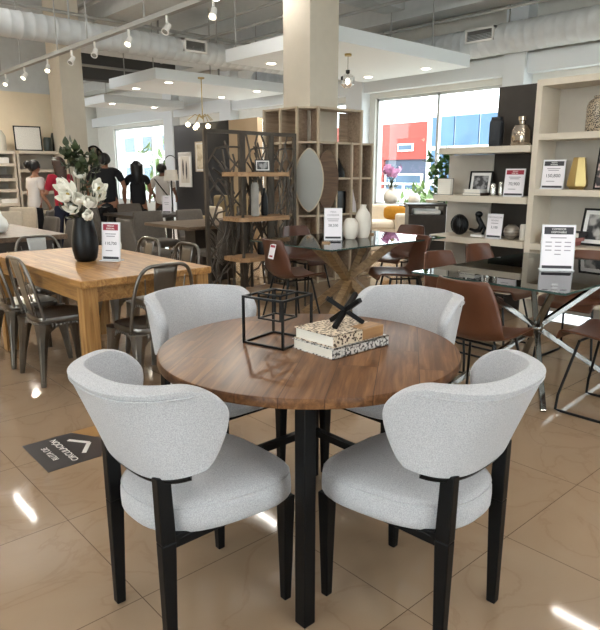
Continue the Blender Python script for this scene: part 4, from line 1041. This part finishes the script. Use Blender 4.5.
# chandelier and pendant
t = thing('chandelier', 'brass branched chandelier with glowing globes over the rear tables', 'chandelier', (6.56, 9.96, 0))
cz = 2.38
obj('rod', MB().tube([(0, 0, cz-.05), (0, 0, CZ if False else 3.05)], .009, 8).lathe([(0, 3.05), (.06, 3.05), (.06, 3.03), (0, 3.02)], 16), M_gold, t)
M_globe = emis('globe_glow', (255, 236, 196), 9)
for k in range(7):
    a = 2*PI*k/7; r = .27 if k % 2 else .19; z = cz-.15-.02*(k % 3)
    ar_ = obj('arm', MB().tube([(0, 0, cz-.03), (r*.5*math.cos(a), r*.5*math.sin(a), cz+.03), (r*math.cos(a), r*math.sin(a), z+.08)], .007, 6), M_gold, t)
    obj('globe', MB().ball((r*math.cos(a), r*math.sin(a), z), .042, 12, 8), M_globe, ar_, smooth=180)
t = thing('pendant_light', 'clear glass pendant hanging from the nearer ceiling panel', 'pendant light', (6.9, 6.62, 3.05))
obj('canopy', MB().lathe([(0, 0), (.05, 0), (.05, -.03), (.0, -.035)], 16), M_gold, t, smooth=50)
obj('cord', MB().tube([(0, 0, -.03), (0, 0, -.24)], .004, 6), M_blackm, t)
obj('socket', MB().lathe([(0, -.22), (.03, -.22), (.03, -.30), (0, -.30)], 12), M_blackm, t)
obj('glass_shade', MB().lathe([(.04, -.27), (.10, -.31), (.10, -.42), (.05, -.47), (.0, -.48)], 8), glass_mat('pendant_glass', (.9, .9, .9), 2.0), t, smooth=20)
obj('bulb', MB().ball((0, 0, -.38), (.035, .035, .05)), emis('pendant_glow', (255, 244, 225), 6), t, smooth=180)

# ------------------------------------------------------------------ people
def skin_mesh(verts, edges, sub=1):
    me = bpy.data.meshes.new('skin'); me.from_pydata([v[:3] for v in verts], edges, [])
    o = bpy.data.objects.new('skin', me); COL.objects.link(o)
    o.modifiers.new('skin', 'SKIN'); sm = o.modifiers.new('sub', 'SUBSURF'); sm.levels = sub; sm.render_levels = sub
    for i, v in enumerate(verts):
        d = me.skin_vertices[0].data[i]; d.radius = (v[3], v[4] if len(v) > 4 else v[3]); d.use_root = (i == 0)
    dg = bpy.context.evaluated_depsgraph_get(); dg.update()
    m2 = bpy.data.meshes.new_from_object(o.evaluated_get(dg)); bpy.data.objects.remove(o); m2.shade_smooth(); return m2
def part(name, me, m, parent):
    me.materials.clear(); me.materials.append(m); o = bpy.data.objects.new(name, me); COL.objects.link(o); o.parent = parent; return o
def person(lb, loc, rz, h, skin, top, bottom, hairc, hair, arms=((.2, .05), (.2, .1)), build=1.0, sleeve=.5, lean=0, skirt=False):
    t = thing('person', lb, 'person', (*loc, 0), rz); s = h/1.7; b = build
    ms = mat('skin_%d_%d_%d' % skin, skin, .6); L = lean
    V = [(0, 0, .92, .13*b, .10*b), (0, .0+L*.3, 1.10, .115*b, .085*b), (0, L*.7, 1.28, .13*b, .095*b), (0, L, 1.40, .09*b, .07*b), (0, L+.01, 1.47, .048), (0, L+.02, 1.53, .062), (0, L+.02, 1.60, .078), (0, L+.01, 1.665, .055),
         (0, L+.105, 1.575, .014)]
    E = [(0, 1), (1, 2), (2, 3), (3, 4), (4, 5), (5, 6), (6, 7), (6, 8)]
    def chain(pts, root):
        k = root
        for p in pts:
            V.append(p); E.append((k, len(V)-1)); k = len(V)-1
        return k
    tops = [(0, 0, .86, .165*b, .135*b), (0, 0, .96, .16*b, .13*b), (0, L*.3, 1.10, .145*b, .115*b), (0, L*.7, 1.28, .16*b, .122*b), (0, L, 1.41, .10*b, .09*b)]; TE = [(0, 1), (1, 2), (2, 3), (3, 4)]
    pants = [(0, 0, .97, .135*b, .105*b), (0, 0, .88, .14*b, .11*b)]; PE = [(0, 1)]
    for k, sx in enumerate((-1, 1)):
        f, out = arms[k]
        sh = (sx*.175*b, L, 1.39, .052); el = (sx*(.215*b+out*.3), L-.03+f*.25, 1.12, .038); wr = (sx*(.20*b+out*.4), L+f, .93+f*.5, .027)
        w = chain([sh, el, wr, (wr[0], wr[1]+.03+f*.1, wr[2]-.07, .030)], 3)
        hx, hy, hz = V[w][:3]
        for q in range(4):
            chain([(hx+(q-1.5)*.006, hy+(q-1.5)*.018, hz-.04, .0085), (hx-sx*.012+(q-1.5)*.006, hy+.01+(q-1.5)*.018, hz-.075-(.008 if q in (1, 2) else 0), .007)], w)
        chain([(hx-sx*.02, hy+.035, hz-.01, .009), (hx-sx*.025, hy+.05, hz-.04, .008)], w)
        chain([(sx*.09*b, 0, .84, .085*b), (sx*.10, .01, .48, .058), (sx*.10, -.01, .10, .04), (sx*.105, .03, .04, .04), (sx*.11, .15, .025, .03)], 0)
        n = len(tops); e2 = tuple(sh[i]+(el[i]-sh[i])*sleeve for i in range(3))
        tops += [(sx*.165*b, L, 1.385, .076), (*e2, .064)]; TE += [(4, n), (n, n+1)]
        n = len(pants); pants += [(sx*.09*b, 0, .82, .10*b), (sx*.10, .01, .48, .072), (sx*.10, -.005, .10, .06)]; PE += [(1, n), (n, n+1), (n+1, n+2)]
    body = part('body', skin_mesh(V, E), ms, t)
    if True:
        part('shirt', skin_mesh(tops, TE), top, t)
        part('trousers', skin_mesh(pants, PE), bottom, t)
        sh_ = MB()
        for sx in (-1, 1): sh_.ball((sx*.108, .06, .04), (.05, .13, .045), 10, 6)
        obj('shoe', sh_, M_vaseblk, t, smooth=180)
    hm = mat('hair_%s' % hairc[0], hairc, .5, var=.2, vs=20)
    hb = MB(); 
    hb.grid(lambda u, v: (.094*math.sin(2*PI*u)*math.sin(PI*v*(.56+.20*max(0, math.cos(2*PI*u)))), L+.012-.108*math.cos(2*PI*u)*math.sin(PI*v*(.56+.2*max(0, math.cos(2*PI*u))))*(1 if math.cos(2*PI*u) > 0 else .74), 1.605+.112*math.cos(PI*v*(.56+.2*max(0, math.cos(2*PI*u))))), 20, 8)
    if hair == 'long':
        hb.grid(lambda u, v: ((2*u-1)*(.112-.03*v*v), L-.095+.11*(2*u-1)**2-.03*math.sin(PI*v)-.035*v, 1.66-.36*v), 10, 8)
    if hair == 'bun': hb.ball((0, L-.125, 1.64), (.055, .05, .055))
    obj('hair', hb, hm, t, smooth=180, solid=.02)
    # facial features
    ey = MB()
    for sx in (-1, 1): ey.ball((sx*.03, L+.082, 1.605), (.011, .008, .008), 8, 6)
    obj('eyes', ey, mat('eye_dark', (30, 24, 22), .3), t, smooth=180)
    obj('mouth', MB().ball((0, L+.082, 1.535), (.024, .008, .008), 8, 6), mat('lips', (150, 86, 78), .5), t, smooth=180)
    er = MB()
    for sx in (-1, 1): er.ball((sx*.082, L+.01, 1.59), (.012, .02, .032), 8, 6)
    obj('ears', er, ms, t, smooth=180)
    t.scale = (s, s, s)
    return t
K = (168, 122, 96); BK = mat('cloth_black', (20, 20, 24), .9); NV = mat('cloth_navy', (22, 26, 48), .9)
person('person in a white T-shirt and black trousers with dark hair in a bun', (3.52, 10.25), R(-78), 1.55, K, mat('cloth_white', (222, 214, 208), .9), BK, (24, 20, 20), 'bun', ((.06, .04), (.09, .0)), .95, .75, lean=.05)
person('person in a red top and navy trousers with long brown hair', (3.86, 9.96), R(8), 1.60, K, mat('cloth_red', (168, 28, 52), .9), NV, (66, 44, 32), 'long', ((.32, .1), (.30, .1)), .95, .9, lean=.03)
person('person in a black shirt with short hair standing with back turned', (4.74, 10.25), R(-28), 1.68, (150, 104, 80), BK, BK, (18, 16, 16), 'short', ((.12, .1), (.10, .1)), 1.32, .6)
person('person in a black top with long black hair facing the window', (5.28, 10.15), R(-25), 1.56, K, BK, BK, (16, 14, 16), 'long', ((.30, .12), (.25, .05)), 1.08, .5)
pw = person('person in a white shirt with a black strap across the back', (6.0, 10.55), R(-40), 1.53, (120, 82, 64), mat('cloth_white2', (228, 226, 224), .9), mat('cloth_grey', (70, 68, 66), .9), (18, 16, 16), 'short', ((.30, .05), (.25, .05)), 1.1, .7)
obj('shoulder_strap', MB().tube([(-.14, -.10, 1.40), (0, -.135, 1.22), (.15, -.11, 1.02)], .012, 6), M_black, pw)

# ------------------------------------------------------------------ outside
structure('ground', MB().box(XW+.25, -20, -.35, 70, 70, -.2), mat('pavement', (196, 192, 184), .9, var=.05))
structure('ground', MB().box(-60, -60, -.35, -6, 70, -.2), mat('pavement_front', (190, 188, 182), .9, var=.05), label='pale pavement in front of the shop')
structure('ground', MB().box(-6, -60, -.35, XW+.25, -6, -.2), MATS['pavement_front'], label='pale pavement beside the shop')
t = thing('shop_building', 'red-fronted shop building across the street', 'building', (50, 37.05, -1.73))
t.scale = (2.27, 2.27, 2.27)
M_fr = mat('facade_red', (138, 58, 50), .8, var=.05); M_fw = mat('facade_white', (232, 232, 230), .8); M_fg = mat('facade_glass', (60, 84, 106), .15, 0, var=.15, vs=1)
obj('red_fascia', rbox(0, .0, 1.95, 1.0, 8, 3.5), M_fr, t)
obj('lower_wall', rbox(.1, 0, -.3, 1.0, 8, 1.95), mat('facade_slate', (62, 70, 88), .7), t)
obj('end_pier', rbox(-.15, -.9, -.3, 1.0, 0, 3.5), M_fw, t)
for k in range(3):
    y = .8+k*2.2; w = obj('window', rbox(-.06, y, 2.30, .02, y+.85, 2.62), M_fw, t); obj('pane', rbox(-.08, y+.06, 2.36, -.05, y+.79, 2.56), M_fg, w)
for k in range(3):
    y = .3+k*2.5; w = obj('shop_window', rbox(.02, y, -.1, .12, y+2.1, 1.35), M_fw, t); obj('pane', rbox(0, y+.1, 0, .03, y+2.0, 1.28), M_fg, w)
obj('red_post', rbox(-.05, 2.45, -.3, .1, 2.75, 1.95), M_fr, t)
t = thing('office_building', 'blue glazed office building outside the right window', 'building', (46, 19.5, -1.77))
t.scale = (2.3, 2.3, 2.3)
obj('wall', rbox(.1, 0, -.3, 3, 6.3, 3.6), M_fw, t)
M_bl = mat('curtain_glass', (64, 94, 124), .5, 0, var=.2, vs=.8)
for k in range(6):
    for j in range(3):
        y = .05+k*1.04; z = -.1+j*1.2; obj('pane', rbox(.02, y+.03, z+.07, .12, y+1.00, z+1.12), M_bl, t)
t = thing('white_building', 'white building with window bands outside the left window', 'building', (24, 36, 0))
obj('wall', rbox(0, 0, -.3, 3, 22, 8), M_fw, t)
for j in range(3):
    for k in range(7):
        y = 1+k*3; w = obj('window', rbox(-.05, y, .6+j*2.3, .02, y+1.9, 1.9+j*2.3), M_alum, t); obj('pane', rbox(-.07, y+.1, .7+j*2.3, -.04, y+1.8, 1.8+j*2.3), M_fg, w)
M_bush = mat('bush_green', (96, 116, 62), .7, var=.35, vs=6)
for k, (x, y, s, lb) in enumerate(((12.2, 8.3, 1.0, 'light green shrub outside the right window, behind the ball ornament'), (12.0, 7.0, .9, 'light green shrub outside the right window, behind the bowl'), (13.5, 10.3, 1.1, 'green shrub outside the right window behind the orchids'), (12.4, 9.4, .8, 'low shrub outside the right window by its left edge'), (17, 29, 2.6, 'green tree outside the left window'))):
    t = thing('garden_shrub', lb, 'plant', (x, y, -.2), 0, 'shrubs outside the windows')
    obj('stem', MB().tube([(0, 0, 0), (0, 0, .5*s), (.05, 0, .9*s)], .03*s, 6), M_darkw, t)
    f = MB()
    for i in range(26):
        a = random.uniform(0, 2*PI); e = random.uniform(.2, 1); r = .55*s*random.random()**.5
        leaf_cluster(f, (r*math.cos(a), r*math.sin(a), e*1.05*s), .12*s, 9, .26*s, .05*s)
    obj('foliage', f, M_bush, t, smooth=180)
t = thing('street_railing', 'white metal railing outside the right window', 'railing', (15, 12, 0))
obj('rail', MB().bar((0, -6, 1.05), (0, 6, 1.05), .06).bar((0, -6, .7), (0, 6, .7), .04), M_white, t)
for k in range(7): obj('post', MB().bar((0, -6+2*k, -.25), (0, -6+2*k, 1.05), .05), M_white, t)

# ------------------------------------------------------------------ light
w = bpy.data.worlds.new('sky'); S.world = w; w.use_nodes = True; nt = w.node_tree
bg = nt.nodes['Background']; bg.inputs[0].default_value = (.93, .965, 1.0, 1); bg.inputs[1].default_value = 7.0
S.view_settings.view_transform = 'Standard'; S.view_settings.look = 'None'; S.view_settings.gamma = 1; S.view_settings.use_curve_mapping = False
S.view_settings.exposure = 0.1
